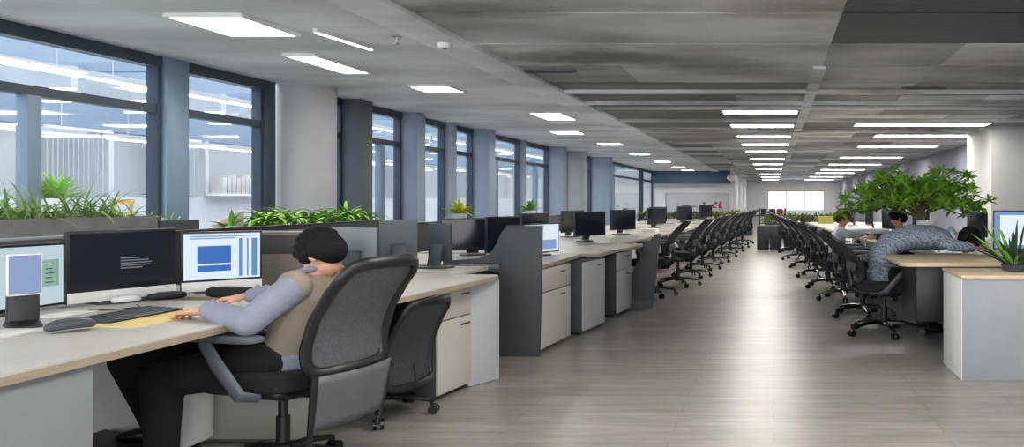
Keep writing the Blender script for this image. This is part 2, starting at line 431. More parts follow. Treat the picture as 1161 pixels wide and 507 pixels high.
# left strip of plaster ceiling, dropped trim strip, then metal tiles over a dark void
struct(MB().bb(WX, -3.1, Y0, YE, CEIL, CEIL + 0.12).build('ceiling_window_side', 'plaster'))
struct(MB().bb(-3.1, -2.72, Y0, YE, CEIL - 0.035, CEIL + 0.1, 0.004).build('trim_1', 'plaster'))
struct(MB().bb(-2.72, 5.0, Y0, YE, CEIL + 0.16, CEIL + 0.26).build('ceiling_void', 'plenum'))
xs = [-2.72, -1.62, -0.52, 0.52, 1.75, 2.95, 4.1, 5.0]
tb = {'tile': MB(), 'tile_mid_reflect': MB(), 'tile_dark_reflect': MB(), 'grille': MB()}
dark_cells = {(0, 8): 1, (1, 8): 1, (2, 9): 1, (3, 7): 1, (4, 8): 1}
rr = random.Random(5)
jn = 0
y = -3.6
while y < YE:
    ym = y + 0.6
    for i in range(len(xs) - 1):
        kind = 'tile'
        xm = (xs[i] + xs[i + 1]) / 2
        if i >= 3 and ym < 7.2: kind = 'grille'
        elif ym < 7.3: kind = 'tile'
        elif ym < 8.5: kind = 'tile' if i != 3 else 'tile_mid_reflect'
        elif ym < 9.7: kind = 'tile' if i not in (0, 4, 3) else 'tile_mid_reflect'
        elif ym < 13.3 and i < 5: kind = rr.choice(['tile_dark_reflect', 'tile_dark_reflect', 'tile_dark_reflect', 'tile_mid_reflect'])
        elif ym < 15.5: kind = rr.choice(['tile_dark_reflect', 'tile_dark_reflect', 'tile_mid_reflect', 'tile_mid_reflect', 'tile'])
        else: kind = rr.choice(['tile_mid_reflect', 'tile_dark_reflect', 'tile_mid_reflect', 'tile'])
        drop = 0
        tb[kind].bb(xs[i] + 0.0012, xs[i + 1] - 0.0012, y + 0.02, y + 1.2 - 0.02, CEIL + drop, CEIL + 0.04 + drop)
    y += 1.2
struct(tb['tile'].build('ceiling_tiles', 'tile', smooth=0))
struct(tb['tile_mid_reflect'].build('ceiling_mid_reflect_tiles', 'tile_mid_reflect', smooth=0))
struct(tb['tile_dark_reflect'].build('ceiling_dark_reflect_tiles', 'tile_dark_reflect', smooth=0))
struct(tb['grille'].build('ceiling_grille', 'grille', smooth=0))
# lighter cross ribs that hang below the tiles further down the hall
rb = MB()
for yy in (10.2, 11.4, 12.0, 13.9, 16.2, 18.8, 21.6): rb.bb(-2.7, 4.9, yy, yy + 0.10, CEIL - 0.045, CEIL)
rb.bb(0.42, 0.56, 8.4, 30, CEIL - 0.03, CEIL)
struct(rb.build('trim_2', 'tile', smooth=0))
# walls
struct(MB().bb(5.0, 5.2, Y0, YE, 0, CEIL + 0.1).build('wall_right', 'wall_cool'))
struct(MB().bb(4.2, 5.0, 15.3, 17.2, 0, CEIL).build('wall_right_pillar', 'wall'))
struct(MB().bb(-6.3, -2.0, YL, YL + 0.2, 0, CEIL + 0.1).build('wall_end_left', 'wall_bright'))
struct(MB().bb(-2.2, -2.0, YL + 0.2, YE, 0, CEIL + 0.1).build('wall_return', 'wall_bright'))
struct(MB().bb(-2.0, 5.2, YE, YE + 0.2, 0, CEIL + 0.1).build('wall_end_right', 'wall_bright'))
struct(MB().bb(-6.0, -2.15, YL - 0.55, YL, 2.08, CEIL).build('trim_3', 'bulkhead'))
struct(MB().bb(-6.05, 4.95, YE - 0.04, YE, 0, 0.1).build('baseboard_end', 'charcoal'))
struct(MB().bb(4.97, 5.0, 17.2, YE, 0, 0.1).build('baseboard_right', 'charcoal'))

# glazed wall: (y0, y1, extra mullions below transom, full mullions)
bays = [(3.2, 7.83, [6.50], [5.0]), (8.17, 9.40, [], []), (10.25, 11.12, [], []), (11.5, 12.9, [12.3], []), (13.25, 14.6, [], []),
        (14.85, 15.95, [], []), (16.35, 18.9, [17.4], []), (19.1, 21.3, [20.3], []), (21.75, 23.2, [], []), (23.7, 26.3, [], []), (26.8, 36.5, [], [30.2]), (36.8, 39.9, [], [])]
for i, (a, b, low, full) in enumerate(bays):
    w = struct(MB().bb(WX - 0.06, WX + 0.06, a, b, 0, 0.14).build('window_%d' % (i + 1), 'frame_dark'))
    MB().bb(WX - 0.06, WX + 0.07, a, b, 2.59, CEIL).build('window_head', 'frame_dark', w)['kind'] = 'structure'
    MB().bb(WX - 0.045, WX + 0.045, a, b, 2.14, 2.22).build('window_transom', 'frame_dark', w)['kind'] = 'structure'
    for yy in low: MB().bb(WX - 0.05, WX + 0.05, yy - 0.06, yy + 0.06, 0.14, 2.14).build('window_mullion', 'steel_blue', w)['kind'] = 'structure'
    for yy in full: MB().bb(WX - 0.05, WX + 0.05, yy - 0.06, yy + 0.06, 0.14, 2.59).build('window_mullion', 'steel_blue', w)['kind'] = 'structure'
    for q in (a + 0.02, b - 0.02): MB().bb(WX - 0.055, WX + 0.055, q - 0.02, q + 0.02, 0.14, 2.59).build('window_frame', 'frame_dark', w)['kind'] = 'structure'
    MB().bb(WX - 0.006, WX + 0.006, a, b, 0.14, 2.59).build('window_pane', 'glass', w, smooth=0)['kind'] = 'structure'
struct(MB().bb(WX - 0.1, WX + 0.1, 7.85, 8.15, 0, CEIL, 0.004).build('wall_left_post', 'steel_blue'))
struct(MB().bb(WX - 0.08, WX + 0.08, 9.40, 9.6, 0, CEIL, 0.004).build('wall_left_post', 'frame_dark'))
struct(MB().lathe([(0.335, 0), (0.335, CEIL)], (-5.87, 9.98, 0), 48).build('wall_left_round_column', 'column'))
def pier(y, x1, dy, m):
    struct(MB().bb(WX - 0.1, x1, y, y + dy, 0, CEIL, 0.01).build('wall_left_pier', m))
pier(11.13, -5.80, 0.36, 'column_dark'); pier(12.92, -5.80, 0.32, 'column_blue'); pier(14.62, -5.92, 0.22, 'column_blue')
pier(15.97, -5.72, 0.36, 'column_blue'); pier(18.92, -5.95, 0.16, 'column_blue'); pier(21.32, -5.66, 0.42, 'column_blue')
pier(23.22, -5.56, 0.46, 'column'); pier(26.32, -5.42, 0.46, 'column_blue'); pier(36.5, -6.02, 0.25, 'frame_dark')

# ------------------------------------------------------------------ the neighbouring office behind the glass
NX = -10.4
struct(MB().bb(NX - 0.2, WX, Y0, 44, -0.12, 0).build('floor_neighbour', 'pale_grey'))
for yy in range(-2, 44, 3): struct(MB().bb(NX, WX - 0.07, yy, yy + 0.09, 2.9, 3.02).build('trim_roof_beam', 'upper_wall'))
for xx in (-6.95, -8.7): struct(MB().bb(xx - 0.04, xx + 0.04, Y0, 44, 2.88, 2.96).build('trim_roof_rail', 'upper_wall'))
struct(MB().bb(NX - 0.2, NX, Y0, 44, 0, 1.33).build('wall_neighbour', 'frost'))
struct(MB().bb(NX - 0.2, NX, Y0, 44, 2.35, 4.3).build('wall_neighbour_upper', 'upper_wall'))
struct(MB().bb(NX - 0.2, WX, 44, 44.2, 0, 4.3).build('wall_neighbour_end', 'frost'))
nw = struct(MB().bb(NX - 0.16, NX - 0.12, Y0, 44, 1.33, 2.35).build('window_20', 'win_blue', smooth=0))
for k in range(18):
    yy = 4.0 + k * 2.1
    MB().bb(NX - 0.12, NX + 0.02, yy, yy + 0.09, 1.33, 2.35).build('window_mullion', 'frost', nw)['kind'] = 'structure'
for k, (a, b) in enumerate(((9.2, 10.25), (11.25, 12.35), (13.1, 14.3), (16.9, 18.5), (21.2, 22.6), (25.4, 26.8))):
    t = thing('vertical_blind', 'grey vertical slat blind behind the glass wall, %s along from the fern planter' % ORD[k], 'blind', (NX + 0.05, a, 1.36), 0, 'vertical blinds in the neighbouring office')
    MB().bb(0, 0.05, 0, b - a, 0.95, 0.99).build('head_rail', 'white', t)
    s = MB(); n = int((b - a) / 0.085)
    for q in range(n): s.box((0.025, 0.04 + q * 0.085, 0.47), (0.006, 0.078, 0.94), 0, (0, 0, 0.5))
    s.build('slats', 'blind', t, smooth=0)
def linear_lamp(x, z, y0, y1, label, m='light_cool'):
    t = thing('linear_lamp', label, 'ceiling light', (x, y0, z), 0, 'linear lamps in the neighbouring office')
    L = y1 - y0
    MB().bb(-0.05, 0.05, 0, L, 0.012, 0.07).build('housing', 'lamp_body', t)
    MB().bb(-0.045, 0.045, 0.01, L - 0.01, -0.004, 0.012).build('diffuser', m, t)
    for yy in (0.3, L - 0.3): MB().cyl((0, yy, 0.07), (0, yy, 2.9 - z), 0.004, n=6).build('suspension_cord', 'alu', t)
for k, (a, b) in enumerate(((3.0, 8.0), (8.05, 12.0), (12.3, 16.0), (16.3, 22.0), (22.3, 30.0))):
    linear_lamp(-6.95, 2.52, a, b, 'long linear lamp hung close behind the glass wall, %s from the fern planter' % ORD[k])
for k, (a, b) in enumerate(((5.0, 10.0), (10.4, 14.6), (15, 20), (20.5, 26))):
    linear_lamp(-8.7, 2.08, a, b, 'low linear lamp hung deep in the office behind the glass, %s from the fern planter' % ORD[k])
for k, yy in enumerate((9.6, 10.8, 12.2, 14, 16.5, 19.5, 23)):
    t = thing('batten_lamp', 'short crosswise batten lamp in the office behind the glass, %s from the fern planter' % ORD[k], 'ceiling light', (-9.2, yy, 2.62), 0, 'batten lamps in the neighbouring office')
    MB().bb(-0.75, 0.75, -0.05, 0.05, 0.01, 0.28).build('housing', 'lamp_body', t)
    MB().bb(-0.74, 0.74, -0.045, 0.045, -0.005, 0.012).build('diffuser', 'light_cool', t)
# binders on the ledge
for k in range(12):
    yy = 14.65 + k * 0.125
    o = MB().bb(-0.12, 0.12, -0.05, 0.05, 0, 0.3 + 0.03 * ((k * 7) % 3), 0.004).build('binder', 'binder')
    o.location = (NX + 0.16, yy, 1.395)
    tag(o, 'pale binder on the wall shelf behind the glass, %s from the fern side' % ORD[k], 'binder', 'binders on the shelf behind the glass')
sh = MB().bb(NX, NX + 0.3, 14.5, 16.3, 1.355, 1.395).build('wall_shelf', 'white')
tag(sh, 'white shelf of pale binders on the wall behind the glass', 'shelf')
# tub chairs behind the glass
def tub_chair(loc, rz, m, label):
    t = thing('tub_chair', label, 'chair', loc, rz); t.scale = (1, 1, 1.12)
    def f(u, v):
        a = -1.9 + 3.8 * u
        r = 0.27 + 0.06 * v
        return (r * math.cos(a), r * math.sin(a), 0.40 + 0.62 * v * (0.45 + 0.55 * max(0, math.cos(a * 0.75))))
    MB().grid(f, 24, 6).build('back_shell', m, t, solid=0.025)
    MB().slab((0, 0, 0.43), (0.54, 0.54, 0.09)).build('seat', m, t)
    for q in range(4):
        a = PI / 4 + q * PI / 2
        MB().cyl((0.15 * math.cos(a), 0.15 * math.sin(a), 0.41), (0.25 * math.cos(a), 0.25 * math.sin(a), 0), 0.014, 0.010).build('leg', 'edge', t)
tub_chair((-7.3, 10.35, 0), 0.35, 'beige_chair', 'beige tub chair seen through the glass wall')
tub_chair((-7.45, 11.25, 0), 0.2, 'olive_chair', 'grey-green tub chair beside the beige one behind the glass')

# ------------------------------------------------------------------ ceiling lamps
def ceiling_light(x0, x1, y0, y1, label, group, m='light'):
    t = thing('ceiling_light', label, 'ceiling light', ((x0 + x1) / 2, (y0 + y1) / 2, CEIL), 0, group)
    a, b = (x1 - x0) / 2, (y1 - y0) / 2
    f = MB(); e = 0.03
    f.bb(-a, a, -b, -b + e, -0.03, 0); f.bb(-a, a, b - e, b, -0.03, 0); f.bb(-a, -a + e, -b + e, b - e, -0.03, 0); f.bb(a - e, a, -b + e, b - e, -0.03, 0)
    f.build('frame', 'white', t)
    MB().bb(-a + e, a - e, -b + e, b - e, -0.022, -0.004).build('diffuser', m, t)
    return t
for k, yy in enumerate((12.7, 15.0, 17.6, 20.1, 23.0, 27.3, 31.4, 36.3, 43.8, 49.8, 56.0)):
    ceiling_light(-0.82, 0.40, yy - 0.3, yy + 0.3, 'wide ceiling light over the aisle, %s of its row from the dark ceiling grille' % ORD[k], 'ceiling lights over the aisle')
for k, yy in enumerate((14.75, 17.4, 20.8, 26.4, 31.7, 37.3, 42.0, 49.0, 56.5)):
    ceiling_light(1.5 if k == 0 else 2.2, 4.0 if k == 0 else 4.3, yy - 0.3, yy + 0.3, 'long ceiling light beside the plain grey wall, %s of its row from the pillar end' % ORD[k], 'ceiling lights beside the grey wall')
for k, (x0, x1, a, b) in enumerate(((-4.62, -4.02, 6.0, 6.75), (-4.74, -4.42, 7.65, 8.75), (-4.5, -3.98, 9.75, 10.3), (-3.95, -3.42, 12.75, 13.85), (-4.6, -4.0, 16.2, 16.9), (-4.4, -3.8, 19.6, 20.3), (-4.4, -3.8, 24, 24.7), (-4.4, -3.8, 29, 29.7), (-4.4, -3.8, 34, 34.7), (-4.4, -3.8, 37.6, 38.3))):
    ceiling_light(x0, x1, a, b, 'recessed ceiling light in the smooth window-side ceiling, %s along from the fern planter' % ORD[k], 'recessed ceiling lights along the windows')
for k, (x, yy) in enumerate(((-0.2, 4.4), (-0.2, 2.0), (-0.2, -0.4), (3.2, 4.4), (3.2, 2.0), (3.2, -0.4), (-4.6, 1.2))):  # out-of-view lamps added to light the near end
    ceiling_light(x - 0.6, x + 0.6, yy - 0.3, yy + 0.3, 'unseen ceiling light added overhead near the first desk, %s of its set' % ORD[k], 'added ceiling lights over the near end')
t = thing('glowing_panel_edge', 'thin bright raised ceiling panel edge made to glow', 'ceiling light', (-3.75, 6.95, CEIL), math.radians(-5))  # pale panel edge given a glow; there is no lamp in it
MB().bb(-0.02, 0.02, -0.4, 0.4, -0.03, 0).build('housing', 'white', t); MB().bb(-0.012, 0.012, -0.39, 0.39, -0.034, -0.028).build('diffuser', 'light', t)
# small ceiling fittings
def sprinkler(x, y, label):
    t = thing('sprinkler', label, 'sprinkler', (x, y, CEIL))
    MB().lathe([(0.04, 0), (0.04, -0.008), (0.014, -0.012), (0.012, -0.05)][::-1], n=16).build('body', 'chrome', t)
    MB().lathe([(0.001, -0.075), (0.028, -0.073), (0.028, -0.069), (0.001, -0.068)], n=16).build('deflector', 'chrome', t)
    MB().cyl((0.012, 0, -0.05), (0.016, 0, -0.07), 0.003, n=6).cyl((-0.012, 0, -0.05), (-0.016, 0, -0.07), 0.003, n=6).build('frame_arms', 'chrome', t)
sprinkler(-3.25, 6.85, 'small chrome sprinkler in the pale ceiling by the glowing panel edge')
t = thing('smoke_detector', 'round white smoke detector on the pale ceiling', 'smoke detector', (-2.9, 7.0, CEIL - 0.035))
MB().lathe([(0.05, -0.045), (0.055, -0.04), (0.06, -0.015), (0.06, 0)], n=24).build('body', 'white', t); MB().lathe([(0.02, -0.05), (0.02, -0.045)], n=16).build('sensor', 'grey_plastic', t)
t = thing('security_camera', 'white dome security camera hanging far down the hall by the navy bulkhead', 'camera', (-1.9, 36, CEIL))
MB().lathe([(0.05, -0.35), (0.05, 0)], n=16).build('stem', 'white', t); MB().ell((0, 0, -0.42), (0.22, 0.22, 0.16)).build('dome', 'white', t)
for k, (x, y) in enumerate(((-2.45, 8.7), (1.9, 10.0))):
    t = thing('ceiling_vent', 'dark slim vent slot in the ceiling %s' % ('by the pale strip' if k == 0 else 'between the darkened tiles above the big plant'), 'vent', (x, y, CEIL))
    MB().bb(-0.28, 0.28, -0.05, 0.05, -0.014, 0).build('frame', 'grey_plastic', t)
    s = MB()
    for q in range(4): s.bb(-0.26, 0.26, -0.038 + q * 0.022, -0.03 + q * 0.022, -0.02, -0.012)
    s.build('slats', 'black', t)

# ------------------------------------------------------------------ office chair
def loop_pts(hw_bot, hw_top, z0, z1, xf, n=44, e=0.5):
    """rounded rectangle outline of a backrest; xf(z, y) gives the rake and curve"""
    pts = []
    for k in range(n):
        a = 2 * PI * k / n
        cy = math.copysign(abs(math.cos(a)) ** e, math.cos(a)); cz = math.copysign(abs(math.sin(a)) ** e, math.sin(a))
        tt = (cz + 1) / 2
        z = z0 + (z1 - z0) * tt; yy = cy * (hw_bot + (hw_top - hw_bot) * tt)
        pts.append((xf(z, yy), yy, z))
    return pts
def make_chair(label, top=1.0, rake=0.20, group=None, frame_r=0.022, mesh='mesh_dark', lower=False, hw=(0.225, 0.215), arm_col='grey_plastic', leg_m='black', back0=0.235, arms=True, low_z=0.52, hero=False):
    """faces -x; origin on the floor under the gas lift"""
    t = thing('office_chair', label, 'chair', group=group)
    for k in range(5):
        a = 2 * PI * k / 5 + 0.35
        c, s = math.cos(a), math.sin(a)
        MB().tube([(0.03 * c, 0.03 * s, 0.115), (0.16 * c, 0.16 * s, 0.112), (0.31 * c, 0.31 * s, 0.082)], [0.03, 0.025, 0.017], 10, 0.7).build('leg', leg_m, t)
        w = MB(); x, y = 0.31 * c, 0.31 * s
        w.cyl((x, y, 0.085), (x, y, 0.05), 0.011)
        for q in (-1, 1): w.cyl((x - s * q * 0.009 + 0.012 * c, y + c * q * 0.009 + 0.012 * s, 0.03), (x - s * q * 0.028 + 0.012 * c, y + c * q * 0.028 + 0.012 * s, 0.03), 0.030, n=16)
        w.build('caster', 'black_gloss', t)
    MB().lathe([(0.042, 0.08), (0.045, 0.14), (0.03, 0.15), (0.03, 0.27), (0.021, 0.27), (0.021, 0.40)], n=18).build('gas_lift', 'black', t)
    MB().slab((0.0, 0, 0.395), (0.26, 0.22, 0.06)).slab((-0.03, 0, 0.425), (0.46, 0.44, 0.04)).cyl((0.0, 0.1, 0.39), (0.0, 0.24, 0.385), 0.008).build('seat_pan', 'black', t)
    def cush(p):
        x, y, z = p
        return (x, y, z - (0.03 * ((-x - 0.12) / 0.13) ** 2 if x < -0.12 else 0) + (0.02 * (y / 0.25) ** 2 if z > 0 else 0))
    MB().slab((-0.02, 0, 0.465), (0.52, 0.50, 0.085), 0.4, 0.35, cush).build('seat', 'black_soft', t)
    def xf(z, y):
        u = (z - low_z) / (top - low_z)
        return back0 + rake * u - 0.05 * math.sin(PI * min(max(u * 1.15, 0), 1)) + 0.0 - 0.9 * y * y + rake * 0.25 * u * u
    MB().tube(loop_pts(hw[0], hw[1], low_z, top, xf, 64 if hero else 44, 0.32 if hero else 0.5), frame_r, 10, 0.75, (1, 0, 0.3), closed=True).build('back_frame', 'black', t)
    def surf(u, v):
        z = low_z + 0.01 + (top - low_z - 0.02) * v
        h = (hw[0] + (hw[1] - hw[0]) * v) * (1 - abs(2 * v - 1) ** 6 * 0.25)
        y = (2 * u - 1) * h * 0.985
        return (xf(z, y) - 0.004, y, z)
    MB().grid(surf, 14, 18).build('back_mesh', mesh, t, solid=0.004)
    if not hero: MB().slab((xf(low_z + 0.13, 0) + 0.018, 0, low_z + 0.13), (0.025, 0.34, 0.09), 0.4, 0.4).build('lumbar_support', 'slate_plastic', t)
    MB().tube([(0.08, 0, 0.395), (0.22, 0, 0.40), (back0 + (-0.06 if hero else 0.06), 0, 0.44 if hero else 0.47), (xf(low_z + (0.02 if hero else 0.12), 0) + (-0.01 if hero else 0.03), 0, low_z + (0.0 if hero else 0.12))], [0.034, 0.034, 0.03, 0.02], 10).build('back_bracket', 'black', t)
    if arms:
        for s in (-1, 1):
            ar = MB().tube([(0.10, s * 0.22, 0.41), (0.06, s * 0.285, 0.43), (-0.04, s * 0.30, 0.56), (-0.12, s * 0.30, 0.665)], [0.02, 0.034, 0.036, 0.032] if hero else [0.02, 0.026, 0.026, 0.022], 10, 0.45, (0, 1, 0)).build('armrest', arm_col, t)
            MB().slab((-0.04 if hero else -0.07, s * 0.30, 0.685), (0.46 if hero else 0.36, 0.085, 0.035), 0.4, 0.4).build('arm_pad', 'grey_plastic', ar)
    if lower:
        def low(u, v):
            z = 0.28 + 0.24 * v; y = (2 * u - 1) * hw[0] * (0.9 + 0.08 * v)
            return (back0 + 0.05 - 0.05 * (1 - v) - 0.9 * y * y, y, z)
        MB().grid(low, 12, 6).build('lower_back_panel', 'shell', t, solid=0.012)
        for s in (-1, 1):
            MB().tube([low(0.5 + 0.5 * s, 1.0), low(0.5 + 0.5 * s, 0.5), low(0.5 + 0.5 * s, -0.35)], [0.016, 0.016, 0.012], 8).build('panel_edge', 'black', t)
    return t
hero = make_chair('black mesh office chair holding the person at the first desk', 1.01, 0.165, frame_r=0.028, mesh='mesh', lower=True, hw=(0.235, 0.225), back0=0.40, hero=True)
hero.location = (-2.31, 3.74, 0); hero.rotation_euler = (0, 0, math.radians(-14))
tucked = make_chair('low black chair tucked under the second desk behind the seated person', 0.70, 0.10, arms=False, low_z=0.20, back0=0.26, hero=True)
tucked.location = (-2.36, 4.72, 0); tucked.rotation_euler = (0, 0, math.radians(-10))

# window-side row of chairs
GW = 'office chairs along the window-side desks'
cw = make_chair('black office chair, first past the last charcoal screen in the window-side row', 1.0, 0.22, GW)
spots = [(-1.62, 10.55, -6), (-1.42, 11.8, -10), (-1.36, 13.1, -4), (-1.30, 14.5, -8), (-1.22, 16.0, -3), (-1.15, 17.6, -8), (-1.06, 19.3, -5), (-0.98, 21.0, -8), (-0.90, 22.8, -5)]
for i, (x, y, a) in enumerate(spots):
    lb = 'black office chair in the window-side row, %s past the slanted charcoal screen' % ORD[i]
    if i == 0:
        cw.location = (x, y, 0); cw.rotation_euler = (0, 0, math.radians(a)); cw['label'] = lb
    else: dup(cw, lb, (x, y, 0), math.radians(a), GW)
# wall-side row, turned the other way
GR = 'office chairs along the wall-side desks'
cr = make_chair('black office chair with shiny base beside the grey cabinet under the knitted sweater', 0.985, 0.26, GR, 0.024, 'mesh_dark', leg_m='black_gloss', arm_col='slate_plastic')
cr.location = (1.06, 7.62, 0); cr.rotation_euler = (0, 0, PI + math.radians(6)); cr.scale = (1.12, 1.12, 1.0)
for i, (x, y, a) in enumerate([(0.98, 8.75, 4), (0.90, 10.2, -4), (0.80, 11.6, 6), (0.72, 13.2, 0), (0.62, 15.0, 5), (0.52, 16.9, -3), (0.45, 19.2, 3)]):
    dup(cr, 'empty black office chair of the wall-side row, %s behind the knitted sweater' % ORD[i], (x, y, 0), PI + math.radians(a), GR, (1.05, 1.05, 1))

# ------------------------------------------------------------------ desks and pedestals
def rounded(x0, x1, y0, y1, r, corners=(1, 1, 1, 1), n=6):
    pts = []
    for (cx, cy, a0, on) in ((x1 - r, y0 + r, -PI / 2, corners[0]), (x1 - r, y1 - r, 0, corners[1]), (x0 + r, y1 - r, PI / 2, corners[2]), (x0 + r, y0 + r, PI, corners[3])):
        if on:
            for k in range(n + 1): pts.append((cx + r * math.cos(a0 + PI / 2 * k / n), cy + r * math.sin(a0 + PI / 2 * k / n)))
        else:
            pts.append((cx + r * math.copysign(1, math.cos(a0 + PI / 4)), cy + r * math.copysign(1, math.sin(a0 + PI / 4))))
    return pts
def desk(label, loc, deg, L, D, group=None, top='laminate', edge='edge', legs=True, modesty=None, top_z=0.75, x_sign=-1):
    """aisle edge along local y at x=0, worktop runs to x = x_sign*D"""
    t = thing('desk', label, 'desk', loc, math.radians(deg), group)
    x0, x1 = (-D, 0) if x_sign < 0 else (0, D)
    c = (1, 1, 0, 0) if x_sign < 0 else (0, 0, 1, 1)
    MB().prism(rounded(x0 + 0.004, x1 - 0.004, 0.004, L - 0.004, 0.06, c), 'z', top_z - 0.006, top_z).build('tabletop', top, t)
    MB().prism(rounded(x0, x1, 0, L, 0.06, c), 'z', top_z - 0.034, top_z - 0.006).build('edge_band', edge, t)
    if legs:
        for yy in (0.05, L - 0.05):
            for xx in (x_sign * 0.64, x_sign * (D - 0.1)):
                MB().bb(xx - 0.03, xx + 0.03, yy - 0.03, yy + 0.03, 0, top_z - 0.034, 0.004).build('leg', 'charcoal', t)
    if modesty:
        MB().bb(x_sign * D * 0.62 - 0.012, x_sign * D * 0.62 + 0.012, 0.06, L - 0.06, modesty, top_z - 0.034, 0.003).build('modesty_panel', 'pale_grey', t)
    return t
def pedestal(label, loc, deg, W, D, Hh=0.715, n=2, body='charcoal', front='drawer', face=1, group=None, kick=0.03):
    """drawer fronts at local x=0 facing +x (face=1) or -x; runs along y by W"""
    t = thing('drawer_pedestal', label, 'pedestal', loc, math.radians(deg), group)
    MB().bb(-face * D, -face * 0.02, 0, W, kick, Hh, 0.003).build('body', body, t)
    MB().bb(-face * D + face * 0.03, -face * 0.05, 0.03, W - 0.03, 0, kick).build('plinth', 'black', t)
    hs = {1: [1.0], 2: [0.30, 0.70], 3: [0.25, 0.33, 0.42]}[n]
    z = Hh - 0.008
    for q in range(n):
        h = (Hh - kick - 0.016) * hs[q]
        d = MB().box((-face * 0.010, W / 2, z - h / 2), (0.02, W - 0.012, h - 0.008), 0.003).build('drawer', front, t)
        MB().box((face * 0.003, W * 0.72, z - 0.055), (0.012, 0.11, 0.012), 0.004).build('handle', 'slate_plastic', d)
        z -= h
    return t
# first desk
d1 = desk('pale desk holding the three screens in front of the person', (-2.36, 1.2, 0), 0, 3.05, 1.45, modesty=None, legs=False, top='laminate')
MB().bb(-0.06, -0.03, 0.05, 1.59, 0, 0.716, 0.004).build('side_panel', 'side_grey', d1)
MB().bb(-0.80, -0.06, 1.56, 1.59, 0, 0.716, 0.003).build('end_panel', 'side_grey', d1)
MB().bb(-1.40, -1.37, 0.05, 3.0, 0.22, 0.716, 0.003).build('modesty_panel', 'pale_grey', d1)
MB().bb(-0.9, -0.84, 2.9, 2.96, 0, 0.716, 0.003).build('leg', 'pale_grey', d1)
MB().bb(-1.36, -1.30, 2.9, 2.96, 0, 0.716, 0.003).build('leg', 'pale_grey', d1)
b = MB().bb(-0.85, -0.1, 3.0, 3.04, 0.02, 0.60, 0.004)
b.build('end_board', 'drawer', d1)
pedestal('white drawer unit under the first desk behind the legs of the person', (-2.95, 3.95, 0), 0, 0.24, 0.45, 0.60, 2, 'white', 'white')
t = thing('footrest', 'blue-grey sloping footrest under the first desk', 'footrest', (-3.12, 3.78, 0))
MB().prism([(-0.2, 0), (0.2, 0), (0.2, 0.06), (-0.2, 0.15)], 'y', -0.15, 0.15, 0.006).build('block', 'blue_grey', t)
MB().box((0, 0, 0.112), (0.36, 0.27, 0.008), 0.003, (0, math.radians(12.7), 0)).build('tread', 'slate_plastic', t)
# second desk
desk('pale desk with wood edge just behind the seated person', (-2.06, 4.34, 0), -4.5, 1.36, 1.75, modesty=0.25)
pedestal('two-drawer pedestal with dark side under the second desk', (-2.14, 5.06, 0), -8, 0.46, 0.42, kick=0.02)
o = MB().box((-0.125, 0.012, 0.357), (0.27, 0.025, 0.71), 0.003).build('end_panel', 'pale_grey')
o.location = (-1.97, 5.68, 0); o.rotation_euler = (0, 0, math.radians(62)); o.name = 'desk_end_board'
tag(o, 'pale grey upright board closing the far end of the second desk', 'panel')
# charcoal step screen
k = 6.5 / 900.0
def sx(x): return -(877 - x) * k
def sz(y): return H - (y - 226) * k
t = thing('desk_screen', 'tall charcoal stepped screen standing between the second and third desks', 'screen', (0, 6.5, 0))
pts = [(sx(565), 0), (sx(611), 0), (sx(614), sz(257)), (sx(574), sz(257)), (sx(568), sz(264)), (sx(562), sz(278)), (sx(555), sz(288)), (sx(543), sz(293)), (sx(502), sz(296)), (sx(502), sz(304)), (sx(565), sz(306))]
MB().prism(pts, 'y', 0, 0.05, 0.004).build('panel', 'charcoal', t)
MB().tube([(sx(503), -0.035, sz(305)), (sx(568), -0.035, sz(303))], 0.033, 14).build('padded_bar', 'grey_plastic', t)
MB().bb(sx(574), sx(614.5), -0.004, 0.054, sz(257), sz(256), 0.001).build('cap', 'slate_plastic', t)
# third, fourth, fifth desks
desk('pale desk behind the tall stepped charcoal screen', (-1.90, 6.56, 0), 0, 1.34, 1.8, modesty=0.3)
pedestal('beige drawer pedestal standing against the tall stepped screen', (-1.93, 6.57, 0), -5.5, 0.72, 0.5)
desk('pale desk with curved corner, second behind the stepped screen', (-1.73, 7.95, 0), -3, 0.80, 1.9, modesty=0.3)
pedestal('pale pedestal with a charcoal side under the second desk past the stepped screen', (-1.80, 7.52, 0), -9, 0.56, 0.5, 0.70, 1, 'charcoal', 'pale_grey')
desk('pale desk with a curved charcoal front, third behind the stepped screen', (-1.62, 8.8, 0), -3, 0.85, 2.0, modesty=0.3)
pedestal('narrow pale pedestal under the third desk past the stepped screen', (-1.70, 8.66, 0), -6, 0.54, 0.5, 0.71, 2, 'dark_board', 'pale_grey')
t = thing('desk_screen', 'slanted charcoal end screen before the row of chairs', 'screen', (0, 9.36, 0))
k = 9.36 / 900.0
pts = [(sx(714), 0.0), (sx(739), 0.0), (sx(744), sz(305)), (sx(748), sz(265)), (sx(742), sz(266)), (sx(730), sz(285)), (sx(720), sz(302)), (sx(714), sz(316))]
MB().prism(pts, 'y', 0, 0.10, 0.006).build('panel', 'charcoal', t)
MB().bb(sx(714), sx(739), -0.006, 0.0, 0.0, 0.10).build('plinth', 'slate_plastic', t)
# far window-side desks
GD = 'far window-side desks'
fd = [(-1.86, 9.6), (-1.74, 11.5), (-1.62, 13.5), (-1.5, 15.6), (-1.38, 17.8), (-1.26, 20.0)]
for i, (x, y) in enumerate(fd):
    desk('pale desk in the far window-side run, %s past the slanted charcoal screen' % ORD[i], (x, y, 0), -3.5, 1.85, 2.0, GD, modesty=0.2)
